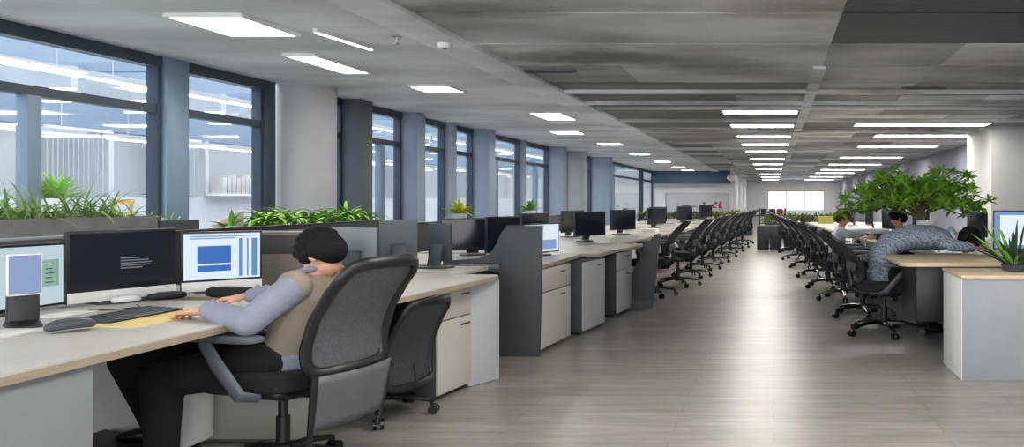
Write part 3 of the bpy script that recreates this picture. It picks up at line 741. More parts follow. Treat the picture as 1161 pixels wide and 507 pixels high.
# wall-side cabinet and desk
t = thing('storage_cabinet', 'grey cabinet with birch top holding the spiky plant', 'cabinet', (1.34, 5.62, 0))
MB().bb(0.0, 1.3, 0.0, 0.62, 0.0, 0.728, 0.003).build('body', 'side_grey', t)
MB().bb(-0.006, 0.0, 0.01, 0.61, 0.004, 0.724, 0.001).build('end_panel', 'white', t)
MB().bb(-0.012, 1.32, -0.012, 0.632, 0.728, 0.75, 0.004).build('top', 'birch', t)
t = thing('desk', 'birch desk with rounded end beside the grey cabinet', 'desk', (1.03, 6.42, 0))
MB().prism(rounded(0, 2.2, 0, 0.98, 0.12, (0, 0, 1, 1)), 'z', 0.742, 0.775, 0.004).build('tabletop', 'birch', t)
MB().bb(0.15, 0.75, 0.12, 0.86, 0.28, 0.742, 0.004).build('hanging_drawer_box', 'black', t)
MB().bb(0.9, 0.96, 0.1, 0.9, 0, 0.742, 0.003).build('leg', 'charcoal', t)
MB().bb(2.0, 2.06, 0.1, 0.9, 0, 0.742, 0.003).build('leg', 'charcoal', t)
GD2 = 'wall-side desks behind the knitted sweater'
for i, (x, y) in enumerate(((1.55, 7.5), (1.30, 9.35), (1.18, 11.2), (1.06, 13.1), (0.95, 15.0), (0.85, 16.9))):
    desk('pale desk of the wall-side run, %s behind the birch desk' % ORD[i], (x, y, 0), 3.4, 1.8, 1.8, GD2, modesty=0.2, x_sign=1)

# ------------------------------------------------------------------ partitions, planters
def partition(label, x0, y0, x1, y1, h, m='dark_board', cap='slate_plastic', group=None):
    L = math.hypot(x1 - x0, y1 - y0)
    t = thing('desk_partition', label, 'partition', (x0, y0, 0), math.atan2(y1 - y0, x1 - x0), group)
    MB().bb(0, L, -0.02, 0.02, 0.05, h - 0.015, 0.003).build('panel', m, t)
    MB().bb(0, L, -0.026, 0.026, h - 0.015, h, 0.004).build('top_rail', cap, t)
    for q in (0.05, L - 0.05): MB().bb(q - 0.03, q + 0.03, -0.15, 0.15, 0, 0.05, 0.004).build('foot', 'charcoal', t)
partition('grey-topped partition behind the three screens', -3.92, 2.9, -3.92, 5.05, 1.09, 'grey_plastic', 'pale_grey')
partition('long charcoal partition below the bright green plants', -3.92, 5.08, -3.92, 8.05, 1.085, 'dark_board', 'dark_board')
for i, (y, z) in enumerate(((8.5, 1.02), (11.6, 1.0), (14.8, 1.0))):
    partition('dark partition behind the far window-side monitors, %s past the bright green plants' % ORD[i], -4.1 + 0.04 * i, y, -4.06 + 0.12 * i, y + 2.9, z, 'charcoal', 'dark_board', 'far partitions')
def trough(label, loc, L, W, z0, h, m='concrete'):
    t = thing('planter', label, 'planter', loc)
    b = MB()
    b.prism([(-W / 2 + 0.04, z0), (W / 2 - 0.04, z0), (W / 2, z0 + h), (W / 2 - 0.03, z0 + h), (W / 2 - 0.04, z0 + h - 0.05), (-W / 2 + 0.04, z0 + h - 0.05), (-W / 2 + 0.03, z0 + h), (-W / 2, z0 + h)], 'y', 0, L)
    b.bb(-W / 2 + 0.005, W / 2 - 0.005, -0.006, 0.03, z0, z0 + h); b.bb(-W / 2 + 0.005, W / 2 - 0.005, L - 0.03, L + 0.006, z0, z0 + h)
    b.build('trough', m, t)
    MB().bb(-W / 2 + 0.04, W / 2 - 0.04, 0.03, L - 0.03, z0 + h - 0.05, z0 + h - 0.03).build('soil', 'soil', t)
    return t
t = trough('long concrete planter of ferns by the glass wall', (-4.75, 4.05, 0), 1.75, 0.5, 0.0, 1.17)
f = MB(); r = random.Random(3)
for q in range(520):
    yy = r.uniform(0.05, 1.7); bx = r.uniform(-0.2, 0.2); a = r.uniform(0, 2 * PI); e = r.uniform(0.5, 1.4)
    hgt = 0.11 + 0.13 * max(0, math.sin((yy - 0.55) * 2.6)) if yy > 0.55 else 0.11
    d = (math.cos(a) * math.cos(e), math.sin(a) * math.cos(e), math.sin(e))
    f.leaf((bx, yy, 1.15), d, r.uniform(0.7, 1.15) * hgt * 1.2, r.uniform(0.010, 0.020), r.uniform(0.5, 1.3), 5)
f.build('fern_fronds', 'leaf_fern', t, smooth=0)
t = trough('small grey planter beside the ferns with the yellow tag stand', (-4.72, 5.85, 0), 0.40, 0.4, 0.0, 1.13, 'grey_plastic')
f = MB()
for q in range(40):
    a = r.uniform(0, 2 * PI); e = r.uniform(0.6, 1.4)
    f.leaf((r.uniform(-0.12, 0.12), r.uniform(0.05, 0.33), 1.11), (math.cos(a) * math.cos(e), math.sin(a) * math.cos(e), math.sin(e)), r.uniform(0.06, 0.12), 0.014, 0.9, 4)
f.build('fern_fronds', 'leaf_fern', t, smooth=0)
t = thing('tag_stand', 'small yellow frame stand beside the fern planter', 'stand', (-5.0, 6.1, 0))
MB().bb(-0.02, 0.02, -0.1, 0.1, 0, 0.03).build('base', 'yellow2', t)
MB().cyl((0, -0.08, 0.03), (0, -0.08, 1.27), 0.014).cyl((0, 0.08, 0.03), (0, 0.08, 1.27), 0.014).build('posts', 'yellow', t)
MB().bb(-0.012, 0.012, -0.1, 0.1, 1.15, 1.19).bb(-0.012, 0.012, -0.1, 0.1, 1.25, 1.29).build('frame', 'yellow', t)
t = trough('dark trough of bright green palms behind the charcoal partition', (-4.25, 6.5, 0), 1.8, 0.36, 0.0, 1.06, 'dark_board')
f = MB()
for q in range(15):
    yy = 0.07 + q * 0.118; n = 22
    hh = r.uniform(0.10, 0.17)
    for w in range(n):
        a = w * 2 * PI / n + r.uniform(-.2, .2); e = r.uniform(0.15, 0.95)
        f.leaf((r.uniform(-.08, .08), yy, 1.03 + hh * r.uniform(0.2, 0.8)), (math.cos(a) * math.cos(e), math.sin(a) * math.cos(e), math.sin(e)), r.uniform(0.15, 0.26), r.uniform(0.026, 0.040), r.uniform(0.4, 0.9), 4)
f.build('palm_leaves', 'leaf_bright', t, smooth=0)
for q in range(15): MB().cyl((0, 0.07 + q * 0.118, 1.0), (0, 0.07 + q * 0.118, 1.16), 0.008, n=6).build('stem', 'bark', t)
def potted(label, loc, n, L, w, leafm, pot_r=0.12, pot_h=0.2, potm='white', z=0):
    t = thing('potted_plant', label, 'plant', loc)
    MB().lathe([(pot_r * 0.75, 0), (pot_r, pot_h), (pot_r * 0.9, pot_h), (pot_r * 0.88, pot_h - 0.02)], n=20).build('pot', potm, t)
    MB().lathe([(pot_r * 0.86, pot_h - 0.03), (pot_r * 0.86, pot_h - 0.02)], n=16).build('soil', 'soil', t)
    f = MB()
    for q in range(n):
        a = r.uniform(0, 2 * PI); e = r.uniform(0.45, 1.45)
        f.leaf((0, 0, pot_h - 0.03), (math.cos(a) * math.cos(e), math.sin(a) * math.cos(e), math.sin(e)), L * r.uniform(0.7, 1.1), w * r.uniform(0.8, 1.2), r.uniform(0.2, 0.7), 5)
    f.build('leaves', leafm, t, smooth=0)
    return t
potted('yellow-green plant on a window ledge beyond the dark monitors', (-5.3, 13.4, 0.85), 40, 0.3, 0.06, 'leaf_yellow')
s = MB().bb(-0.2, 0.2, -0.2, 0.2, 0, 0.85, 0.004).build('plant_stand', 'dark_board'); s.location = (-5.3, 13.4, 0)
tag(s, 'dark stand under the yellow-green plant by the windows', 'stand')
potted('leafy green plant by the windows above the stepped charcoal screen', (-5.2, 17.0, 0.85), 40, 0.3, 0.06, 'leaf_bright')
s = MB().bb(-0.2, 0.2, -0.2, 0.2, 0, 0.85, 0.004).build('plant_stand', 'dark_board'); s.location = (-5.2, 17.0, 0)
tag(s, 'dark stand under the leafy green plant by the windows', 'stand')
potted('lone sprig plant at the start of the charcoal partition', (-4.3, 6.30, 1.0), 9, 0.16, 0.035, 'leaf_bright', 0.05, 0.08)
s = MB().bb(-0.12, 0.12, -0.12, 0.12, 0, 1.0, 0.004).build('plant_stand', 'dark_board'); s.location = (-4.3, 6.30, 0)
tag(s, 'dark stand under the lone sprig plant', 'stand')
potted('small bush on the ledge behind the glass, beside the first blind', (-9.7, 10.7, 1.0), 90, 0.38, 0.06, 'leaf', 0.16, 0.3)
s = MB().bb(-0.2, 0.2, -0.2, 0.2, 0, 1.0, 0.004).build('plant_stand', 'white'); s.location = (-9.7, 10.7, 0)
tag(s, 'white stand under the small bush behind the glass', 'stand')
potted('dark bush behind the glass past the second blind', (-9.7, 12.72, 1.0), 90, 0.36, 0.06, 'leaf_olive', 0.16, 0.3)
s = MB().bb(-0.2, 0.2, -0.2, 0.2, 0, 1.0, 0.004).build('plant_stand', 'white'); s.location = (-9.7, 12.72, 0)
tag(s, 'white stand under the dark bush behind the glass', 'stand')

# ------------------------------------------------------------------ screens
def monitor(label, p0, p1, z0, z1, screen='screen_dark', chin=0.0, back='black', stand=True, desk_z=0.75, group=None, content=None, bez=0.012, chin_m='chin', thick=0.03, flip=False, name='monitor'):
    """p0 -> p1 is the lower edge seen from the front, from its left to its right end"""
    p0, p1 = V((p0[0], p0[1], 0)), V((p1[0], p1[1], 0))
    W = (p1 - p0).length; c = (p0 + p1) / 2
    ang = math.atan2(p1.y - p0.y, p1.x - p0.x)
    if flip: ang += PI
    t = thing(name, label, 'monitor', (c.x, c.y, desk_z), ang, group)
    a, b = z0 - desk_z, z1 - desk_z
    MB().bb(-W / 2, W / 2, 0, thick, a, b, 0.004).build('housing', back, t)
    if chin: MB().bb(-W / 2 + 0.002, W / 2 - 0.002, -0.004, 0, a + 0.002, a + chin, 0.001).build('chin', chin_m, t)
    s = MB().bb(-W / 2 + bez, W / 2 - bez, -0.003, 0, a + chin + bez, b - bez).build('screen', screen, t, smooth=0)
    if content: content(s, W, a + chin + bez, b - bez)
    if stand:
        st = MB().prism([(-0.03, 0.004), (-0.055, 0.004)] if False else [(thick, a + (b - a) * 0.45), (thick + 0.03, a + (b - a) * 0.45), (thick + 0.075, 0.02), (thick + 0.045, 0.02)], 'x', -0.055, 0.055, 0.003).build('stand', 'slate_plastic' if back != 'alu' else 'alu', t)
        MB().prism(rounded(-0.12, 0.12, -0.03, 0.15, 0.03), 'z', 0, 0.012, 0.003).build('base', 'slate_plastic' if back != 'alu' else 'alu', t)
    return t
def lines(scr, rows, m, x0, w, z0, dz, h=0.008, nm='text_lines'):
    b = MB()
    for i, l in enumerate(rows): b.bb(x0, x0 + w * l, -0.0045, -0.003, z0 - i * dz - h, z0 - i * dz)
    b.build(nm, m, scr, smooth=0)
def c_dark(s, W, a, b): lines(s, [0.6, 0.9, 1, 0.95, 0.7], 'screen_text', -0.02, 0.15, a + 0.15, 0.013, 0.006)
def c_blue(s, W, a, b):
    MB().bb(-W * 0.36, W * 0.14, -0.0045, -0.003, a + 0.02, b - 0.035).build('open_window', 'screen_white', s, smooth=0)
    q = MB().bb(-W * 0.31, W * 0.10, -0.006, -0.0045, a + 0.09, b - 0.07)
    q.bb(-W * 0.31, W * 0.10, -0.006, -0.0045, a + 0.045, a + 0.08).build('dark_fields', 'screen_blue', s, smooth=0)
    lines(s, [1, 0.7], 'screen_sky', -W * 0.4, W * 0.8, b - 0.012, 0.012, 0.006)
    MB().bb(W * 0.2, W * 0.24, -0.0045, -0.003, a + 0.01, b - 0.03).bb(W * 0.3, W * 0.32, -0.0045, -0.003, a + 0.01, b - 0.03).bb(W * 0.36, W * 0.43, -0.0045, -0.003, a + 0.01, b - 0.03).build('side_bars', 'screen_sky', s, smooth=0)
def c_sheet(s, W, a, b):
    lines(s, [0.9, 0.6, 0.8, 0.5, 0.9, 0.7, 0.4], 'screen_text', -W * 0.2, 0.06, b - 0.03, 0.025, 0.006)
monitor('silver-edged monitor half hidden behind the small black stand', (-3.60, 3.42), (-3.54, 4.02), 0.765, 1.075, 'screen_grey', 0.0, 'black', content=c_sheet)
monitor('monitor with a black screen and silver chin', (-3.50, 3.93), (-3.32, 4.41), 0.765, 1.13, 'screen_dark', 0.055, 'black', content=c_dark, bez=0.014)
monitor('monitor showing a blue window on a pale desktop', (-3.315, 4.44), (-3.04, 4.72), 0.765, 1.105, 'screen_white', 0.055, 'black', content=c_blue)
# small dock with a lavender screen
t = thing('tablet_dock', 'lavender tablet on a stubby black stand', 'tablet', (-3.18, 3.36, 0.75), math.radians(-36))
MB().prism([(-0.07, 0), (0.09, 0), (0.085, 0.012), (0.03, 0.03), (0.03, 0.14), (-0.01, 0.14), (-0.02, 0.03), (-0.068, 0.012)], 'y', -0.05, 0.05, 0.003).build('stand', 'black', t)
tb_ = MB().bb(0.03, 0.042, -0.056, 0.056, 0.135, 0.31, 0.004).build('tablet', 'white', t)
MB().bb(0.042, 0.0435, -0.050, 0.050, 0.142, 0.304).build('screen', 'screen_lav', tb_, smooth=0)
o = thing('sticky_note', 'mint sticky note with written lines stuck on the silver-edged monitor', 'note', (-3.546, 3.885, 0.925), math.radians(-5.7))
MB().bb(0, 0.003, -0.045, 0.045, -0.06, 0.07).build('sheet', 'note', o, smooth=0)
s = MB()
for q in range(5): s.bb(0.003, 0.0036, -0.02, 0.02 - 0.006 * (q % 2), 0.045 - q * 0.022, 0.050 - q * 0.022)
s.build('writing', 'ink', o, smooth=0)
# things on the first desk
o = MB().prism(rounded(-0.24, 0.2, -0.28, 0.30, 0.05), 'z', 0, 0.003).build('desk_mat', 'yellow'); o.location = (-2.87, 3.62, 0.75); tag(o, 'pale yellow desk mat under the black keyboard', 'mat')
def keyboard(label, loc, rz, L=0.42, W=0.17):
    t = thing('keyboard', label, 'keyboard', loc, rz)
    MB().prism([(-W / 2, 0), (W / 2, 0), (W / 2, 0.010), (-W / 2, 0.02)], 'y', -L / 2, L / 2, 0.003).build('case', 'black', t)
    kb = MB(); nr = 5; nc = 15
    for i in range(nr):
        for j in range(nc):
            x = -W / 2 + 0.018 + i * (W - 0.036) / (nr - 1); yy = -L / 2 + 0.02 + j * (L - 0.04) / (nc - 1)
            kb.box((x, yy, 0.0185 - 0.0118 * (x + W / 2) / W + 0.002), (0.02, (L - 0.04) / nc * 0.85, 0.006), 0.0015, None, 1)
    kb.build('keys', 'slate_plastic', t, smooth=0)
    return t
keyboard('black keyboard on the yellow mat before the black screen', (-2.95, 3.64, 0.753), math.radians(0))
def mouse(label, loc, rz, m='slate_plastic', s=1.0):
    t = thing('computer_mouse', label, 'mouse', loc, rz); t.scale = (s, s, s)
    def f(p): return (p[0], p[1] * (1 - 0.25 * (p[0] / 0.07) ** 2), max(p[2], -0.012) + (0.006 * (1 - (p[0] / 0.07) ** 2)))
    MB().slab((0, 0, 0.018), (0.135, 0.07, 0.04), 0.8, 0.75, f).build('body', m, t)
    MB().cyl((-0.035, -0.004, 0.034), (-0.035, 0.004, 0.034), 0.008).build('scroll_wheel', 'black', t)
    return t
mouse('dark grey mouse near the desk edge beside the tablet stand', (-2.87, 3.24, 0.75), math.radians(62), s=1.25)
mouse('white mouse lying under the black screen', (-3.36, 4.12, 0.75), math.radians(70), 'white')
t = thing('phone_handset', 'black handset under the edge of the black screen', 'phone', (-3.27, 4.28, 0.75), math.radians(60))
MB().slab((0, 0, 0.02), (0.18, 0.06, 0.04), 0.6, 0.5).build('body', 'black', t); MB().box((0, 0, 0.04), (0.08, 0.035, 0.004), 0.002).build('button_pad', 'slate_plastic', t)
t = thing('pouch', 'black soft pouch below the blue-window monitor', 'pouch', (-2.98, 4.36, 0.75), math.radians(78))
MB().slab((0, 0, 0.03), (0.11, 0.27, 0.06), 0.6, 0.4).build('body', 'black_soft', t); MB().tube([(0.055, -0.12, 0.035), (0.06, 0, 0.04), (0.055, 0.12, 0.035)], 0.003, 6).build('zip', 'slate_plastic', t)
o = MB().prism([(-0.07, -0.12), (0.07, -0.10), (0.06, 0.12), (-0.06, 0.10)], 'z', 0, 0.004).build('paper_slip', 'paper'); o.location = (-3.32, 3.72, 0.75); tag(o, 'white paper slip beside the tablet stand', 'paper')
o = MB().prism([(-0.08, -0.1), (0.06, -0.1), (0.06, 0.09), (-0.08, 0.09)], 'z', 0, 0.012, 0.002).build('notebook', 'white'); o.location = (-3.05, 3.16, 0.75); tag(o, 'white notebook at the desk corner behind the grey mouse', 'notebook')
o = MB().tube([(-3.3, 3.82, 0.754), (-3.2, 3.86, 0.754), (-3.15, 3.95, 0.754), (-3.25, 4.05, 0.754)], 0.003, 6).build('cable', 'black'); tag(o, 'thin black cable lying before the black screen', 'cable')

# screens further along
t = thing('desk_divider', 'taupe desk divider with a dark upper half beside the head of the person', 'divider', (-3.02, 4.95, 0.0))
MB().bb(-0.17, 0.15, -0.012, 0.012, 0.752, 1.085, 0.003).build('panel', 'taupe', t)
MB().bb(-0.165, 0.145, -0.016, -0.011, 0.95, 1.07, 0.001).build('upper_pad', 'dark_taupe', t)
MB().bb(-0.17, 0.16, -0.015, 0.015, 1.085, 1.093, 0.002).build('top_trim', 'pale_grey', t)
MB().prism([(0.15, 0.752), (0.165, 0.752), (0.185, 1.09), (0.165, 1.09)], 'y', -0.02, 0.02, 0.002).build('edge_post', 'pale_grey', t)
monitor('silver monitor back just past the head of the person', (-2.78, 5.58), (-3.08, 5.55), 0.80, 1.09, 'screen_dark', 0, 'silver_back')
monitor('black monitor back behind the head of the person', (-3.10, 5.62), (-3.42, 5.62), 0.80, 1.075, 'screen_dark', 0, 'black')
monitor('tall slate monitor back on the second desk', (-2.82, 6.28), (-3.05, 6.14), 0.79, 1.125, 'screen_dark', 0, 'grey_plastic')
monitor('dark framed monitor turned away on the far end of the second desk', (-2.53, 6.26), (-2.73, 6.32), 0.80, 1.10, 'screen_grey', 0, 'slate_plastic', desk_z=0.75)
s = MB().bb(-3.2, -2.3, 5.92, 6.41, 0.72, 0.75, 0.004).build('side_table', 'laminate')
s.name = 'side_table'; t = thing('side_table', 'narrow pale table behind the second desk', 'table', (0, 0, 0)); s.parent = t; s.name = 'tabletop'
for x, y in ((-3.15, 5.97), (-3.15, 6.36), (-2.4, 5.97), (-2.4, 6.36)): MB().bb(x - 0.025, x + 0.025, y - 0.025, y + 0.025, 0, 0.72).build('leg', 'charcoal', t)
monitor('wide dark monitor with a bright reflection behind the stepped screen', (-3.15, 7.5), (-2.62, 7.75), 0.80, 1.11, 'screen_dark', 0, 'black')
monitor('dark monitor beside the wide one behind the stepped screen', (-2.58, 7.15), (-2.42, 7.6), 0.80, 1.13, 'screen_dark', 0, 'black')
monitor('monitor with white page standing just past the stepped screen', (-2.32, 7.35), (-2.10, 7.78), 0.78, 1.06, 'screen_white', 0, 'black', content=lambda s, W, a, b: MB().bb(-W * .4, W * .4, -0.0045, -0.003, a + 0.02, a + 0.11).build('lower_pane', 'screen_lav', s, smooth=0))
GM = 'monitors on the far window-side desks'
ms = [(-2.75, 9.1), (-2.35, 10.2), (-2.85, 11.3), (-2.3, 12.2), (-2.6, 14.0), (-2.2, 15.0), (-2.4, 16.6), (-2.0, 18.0), (-2.2, 20.2), (-1.8, 21.2)]
mo = None
for i, (x, y) in enumerate(ms):
    lb = 'dark monitor on the far window-side desks, %s past the white-page monitor' % ORD[i]
    if mo is None: mo = monitor(lb, (x - 0.05, y - 0.27), (x + 0.1, y + 0.27), 0.82, 1.13, 'screen_dark', 0, 'dark_taupe', group=GM)
    else:
        dup(mo, lb, (x, y, 0.75), math.radians(r.choice([72, 85, 60, 95])), GM)
# wall-side monitors
monitor('monitor with a pale blue page rising behind the spiky plant', (1.97, 7.12), (2.46, 7.0), 0.84, 1.19, 'screen_sky', 0, 'black', desk_z=0.775, content=lambda s, W, a, b: MB().bb(-W * .38, W * .1, -0.0045, -0.003, a + 0.03, b - 0.03).build('open_page', 'screen_white', s, smooth=0))
GM2 = 'monitors on the wall-side desks'
for i, (x, y, a) in enumerate(((2.55, 10.0, -80), (1.95, 10.6, -80), (1.8, 12.4, -75), (1.7, 14.2, -85), (1.55, 16.1, -80))):
    dup(mo, 'dark monitor on the wall-side desks, %s behind the big leafy plant' % ORD[i], (x, y, 0.75), math.radians(a), GM2)

# ------------------------------------------------------------------ people
def basis(f, u):
    f = V(f).normalized(); u = V(u); u = (u - f * u.dot(f)).normalized(); l = u.cross(f).normalized()   # l: person's left
    return f, l, u
def head_parts(b, c, f, u):
    f, l, u = basis(f, u); c = V(c); R = Matrix((f, l, u)).transposed()
    b.ell(c + u * 0.015 - f * 0.008, (0.094, 0.074, 0.098), mx3=R, seg=28)
    b.ell(c + f * 0.028 - u * 0.055, (0.060, 0.053, 0.058), mx3=R)
    b.ell(c + f * 0.060 - u * 0.092, (0.024, 0.026, 0.020), mx3=R)
    b.ell(c + f * 0.060 + u * 0.012, (0.032, 0.058, 0.022), mx3=R)
    b.tube([c + f * 0.082 + u * 0.008, c + f * 0.104 - u * 0.026, c + f * 0.090 - u * 0.036], [0.008, 0.014, 0.010], 10)
    for s in (-1, 1):
        b.ell(c + l * s * 0.074 - f * 0.006 - u * 0.012, (0.019, 0.010, 0.030), mx3=R)
        b.ell(c + f * 0.064 + l * s * 0.036 - u * 0.028, (0.022, 0.024, 0.022), mx3=R)
    b.ell(c + f * 0.084 - u * 0.060, (0.012, 0.024, 0.007), mx3=R); b.ell(c + f * 0.082 - u * 0.071, (0.011, 0.020, 0.007), mx3=R)
def eyes(c, f, u, parent):
    f, l, u = basis(f, u); c = V(c)
    for s in (-1, 1):
        e = MB().ell(c + f * 0.083 + l * s * 0.031 - u * 0.006, 0.0105, seg=12).build('eye', 'white', parent)
        MB().ell(c + f * 0.092 + l * s * 0.031 - u * 0.007, 0.0045, seg=8).build('iris', 'black_gloss', e)
        MB().tube([c + f * 0.093 + l * s * 0.018 + u * 0.014, c + f * 0.092 + l * s * 0.034 + u * 0.019, c + f * 0.080 + l * s * 0.05 + u * 0.013], [0.003, 0.004, 0.002], 6).build('eyebrow', 'hair', parent)
def hair(c, f, u, parent, m='hair', vol=1.0):
    f, l, u = basis(f, u); c = V(c); R = Matrix((f, l, u)).transposed()
    b = MB()
    b.ell(c + u * 0.036 - f * 0.012, (0.104 * vol, 0.088 * vol, 0.095 * vol), mx3=R, seg=24)
    b.ell(c - f * 0.050 - u * 0.012, (0.066 * vol, 0.084 * vol, 0.090 * vol), mx3=R, seg=24)
    b.ell(c + f * 0.055 + u * 0.075, (0.045, 0.064, 0.034), mx3=R)
    for s in (-1, 1): b.ell(c + l * s * 0.070 - f * 0.035 + u * 0.010, (0.045, 0.020, 0.060), mx3=R)
    rr = random.Random(4)
    for q in range(36):
        a = rr.uniform(-2.6, 2.6); e = rr.uniform(-0.1, 1.2)
        d = -f * math.cos(a) * math.cos(e) + l * math.sin(a) * math.cos(e) + u * math.sin(e)
        p = c + u * 0.02 - f * 0.015 + d * 0.094 * vol
        b.tube([p + u * 0.02, p + d * 0.004, p - u * 0.03], [0.006, 0.012, 0.004], 6)
    b.build('hair', m, parent, remesh=0.006, sm_it=2)
def hand_parts(b, w, d, n, side, curl=0.5, sc=1.0):
    """palm and five fingers from wrist w along d, back of the hand towards n, thumb on side (+1/-1 of d x n)"""
    if sc != 1.0:
        q_ = MB(); hand_parts(q_, (0, 0, 0), d, n, side, curl)
        b.merge(q_.bm, Matrix.Translation(V(w)) @ Matrix.Scale(sc, 4)); return
    w, d, n = V(w), V(d).normalized(), V(n); n = (n - d * n.dot(d)).normalized(); l = d.cross(n)
    b.loft([(w - d * 0.02, l * 0.026, n * 0.020), (w + d * 0.015, l * 0.031, n * 0.019), (w + d * 0.05, l * 0.040, n * 0.016), (w + d * 0.088, l * 0.041, n * 0.013), (w + d * 0.098, l * 0.036, n * 0.009)], 18)
    for off, L in ((0.031, 0.070), (0.0105, 0.080), (-0.0105, 0.075), (-0.031, 0.058)):
        p = w + d * (0.088 - abs(off) * 0.15) + l * off * side; q = d + l * off * side * 2.2; q.normalize()
        a = p + (q + n * 0.15) * L * 0.42; c = a + (q - n * curl * 0.8) * L * 0.33; e = c + (q * 0.75 - n * curl * 1.3) * L * 0.27
        b.limb([p, a, c, e], [0.0098, 0.0092, 0.0084, 0.0072], 10)
    p = w + d * 0.028 + l * side * 0.026 - n * 0.004
    a = p + (d * 0.7 + l * side * 0.75 - n * 0.15) * 0.040; c = a + (d * 0.95 + l * side * 0.3 - n * 0.25) * 0.034
    b.limb([p, a, c], [0.014, 0.0115, 0.0085], 10)

# --- the person at the first desk
P = thing('person', 'person in a lavender shirt and taupe vest typing at the first desk', 'person', (0, 0, 0))
hc = V((-2.135, 3.75, 1.035)); hf, hu = (-0.62, 0.25, -0.75), (-0.78, 0.10, 0.62)
nshL, nshR = V((-2.175, 3.575, 0.885)), V((-2.175, 3.925, 0.895))
elL, elR = V((-2.27, 3.43, 0.755)), V((-2.42, 4.02, 0.80))
wrL, wrR = V((-2.525, 3.53, 0.798)), V((-2.66, 4.03, 0.80))
kn1, an1, kn2, an2 = V((-2.74, 3.56, 0.485)), V((-2.73, 3.54, 0.10)), V((-3.10, 3.82, 0.515)), V((-3.0, 3.86, 0.20))
h1, h2 = V((-2.30, 3.65, 0.545)), V((-2.30, 3.85, 0.545))
b = MB()
b.loft([((-2.27, 3.75, 0.47), (0.09, 0, 0), (0, 0.13, 0)), ((-2.27, 3.75, 0.58), (0.105, 0, 0), (0, 0.15, 0)), ((-2.235, 3.75, 0.70), (0.095, 0, 0), (0, 0.14, 0)), ((-2.20, 3.75, 0.82), (0.105, 0, 0), (0, 0.165, 0)), ((-2.178, 3.75, 0.91), (0.075, 0, 0), (0, 0.15, 0)), ((-2.17, 3.75, 0.95), (0.05, 0, 0), (0, 0.06, 0))])
b.limb([(-2.17, 3.75, 0.92), (-2.155, 3.748, 0.97), hc - V((0, 0, 0.02))], [0.06, 0.052, 0.052])
head_parts(b, hc, hf, hu)
b.limb([nshL, elL, wrL], [0.048, 0.040, 0.026]); b.limb([nshR, elR, wrR], [0.048, 0.040, 0.026])
hand_parts(b, wrL, (-0.93, 0.34, -0.16), (0.0, 0.05, 1), 1, 0.45, 1.15)
hand_parts(b, wrR, (-0.97, -0.12, -0.14), (0, 0, 1), -1, 0.45)
b.limb([h1, kn1, an1], [0.07, 0.05, 0.035]); b.limb([h2, kn2, an2], [0.07, 0.05, 0.035])
b.build('body', 'skin', P, remesh=0.0048, sm_it=3)
eyes(hc, hf, hu, P); hair(hc, hf, hu, P, vol=1.0)
b = MB()
b.loft([((-2.27, 3.75, 0.52), (0.115, 0, 0), (0, 0.165, 0)), ((-2.255, 3.75, 0.62), (0.122, 0, 0), (0, 0.17, 0)), ((-2.215, 3.75, 0.74), (0.118, 0, 0), (0, 0.168, 0)), ((-2.19, 3.75, 0.83), (0.122, 0, 0), (0, 0.18, 0)), ((-2.175, 3.75, 0.905), (0.094, 0, 0), (0, 0.165, 0)), ((-2.168, 3.75, 0.938), (0.07, 0, 0), (0, 0.10, 0))])
for q_ in (nshL, nshR): b.ell(q_ + V((0.005, 0.02 if q_ is nshL else -0.02, 0.012)), (0.080, 0.055, 0.072))
b.build('vest', 'vest', P, remesh=0.008, sm_it=5)
for n_, (a, e, w) in (('near', (nshL, elL, wrL)), ('far', (nshR, elR, wrR))):
    b = MB(); mid = (a + e) / 2; m2 = e.lerp(w, 0.55)
    b.limb([a + V((0, 0.02 if n_ == 'near' else -0.02, 0.0)), mid, e, m2, w.lerp(e, 0.06)], [0.070, 0.066, 0.060, 0.052, 0.038])
    for q in range(4):
        p = e.lerp(w, 0.15 + 0.2 * q); dd = (w - e).normalized()
        b.tube([p + V((0.0, -0.035, 0.03)), p + dd * 0.02 + V((0, 0, 0.052)), p + dd * 0.035 + V((0, 0.03, 0.03))], [0.008, 0.012, 0.008], 6)
    b.build('sleeve', 'shirt', P, remesh=0.008, sm_it=4)
b = MB().loft([((-2.27, 3.75, 0.505), (0.13, 0, 0), (0, 0.175, 0)), ((-2.27, 3.75, 0.54), (0.132, 0, 0), (0, 0.178, 0)), ((-2.265, 3.75, 0.58), (0.128, 0, 0), (0, 0.174, 0))])
b.build('shirt_tail', 'shirt', P, remesh=0.01)
b = MB().tube([(-2.225, 3.69, 0.945), (-2.235, 3.75, 0.935), (-2.225, 3.81, 0.945), (-2.165, 3.825, 0.962), (-2.105, 3.75, 0.975), (-2.165, 3.675, 0.962)], 0.016, 8, closed=True)
b.build('collar', 'shirt', P, remesh=0.006)
b = MB()
b.loft([((-2.275, 3.75, 0.465), (0.11, 0, 0), (0, 0.165, 0)), ((-2.27, 3.75, 0.54), (0.128, 0, 0), (0, 0.178, 0)), ((-2.27, 3.75, 0.60), (0.118, 0, 0), (0, 0.165, 0))])
b.limb([h1, h1.lerp(kn1, 0.5), kn1, kn1.lerp(an1, 0.45), an1], [0.105, 0.098, 0.086, 0.074, 0.062])
b.limb([h2, h2.lerp(kn2, 0.5), kn2, kn2.lerp(an2, 0.45), an2], [0.105, 0.098, 0.086, 0.074, 0.062])
b.build('trousers', 'trousers', P, remesh=0.010, sm_it=5)
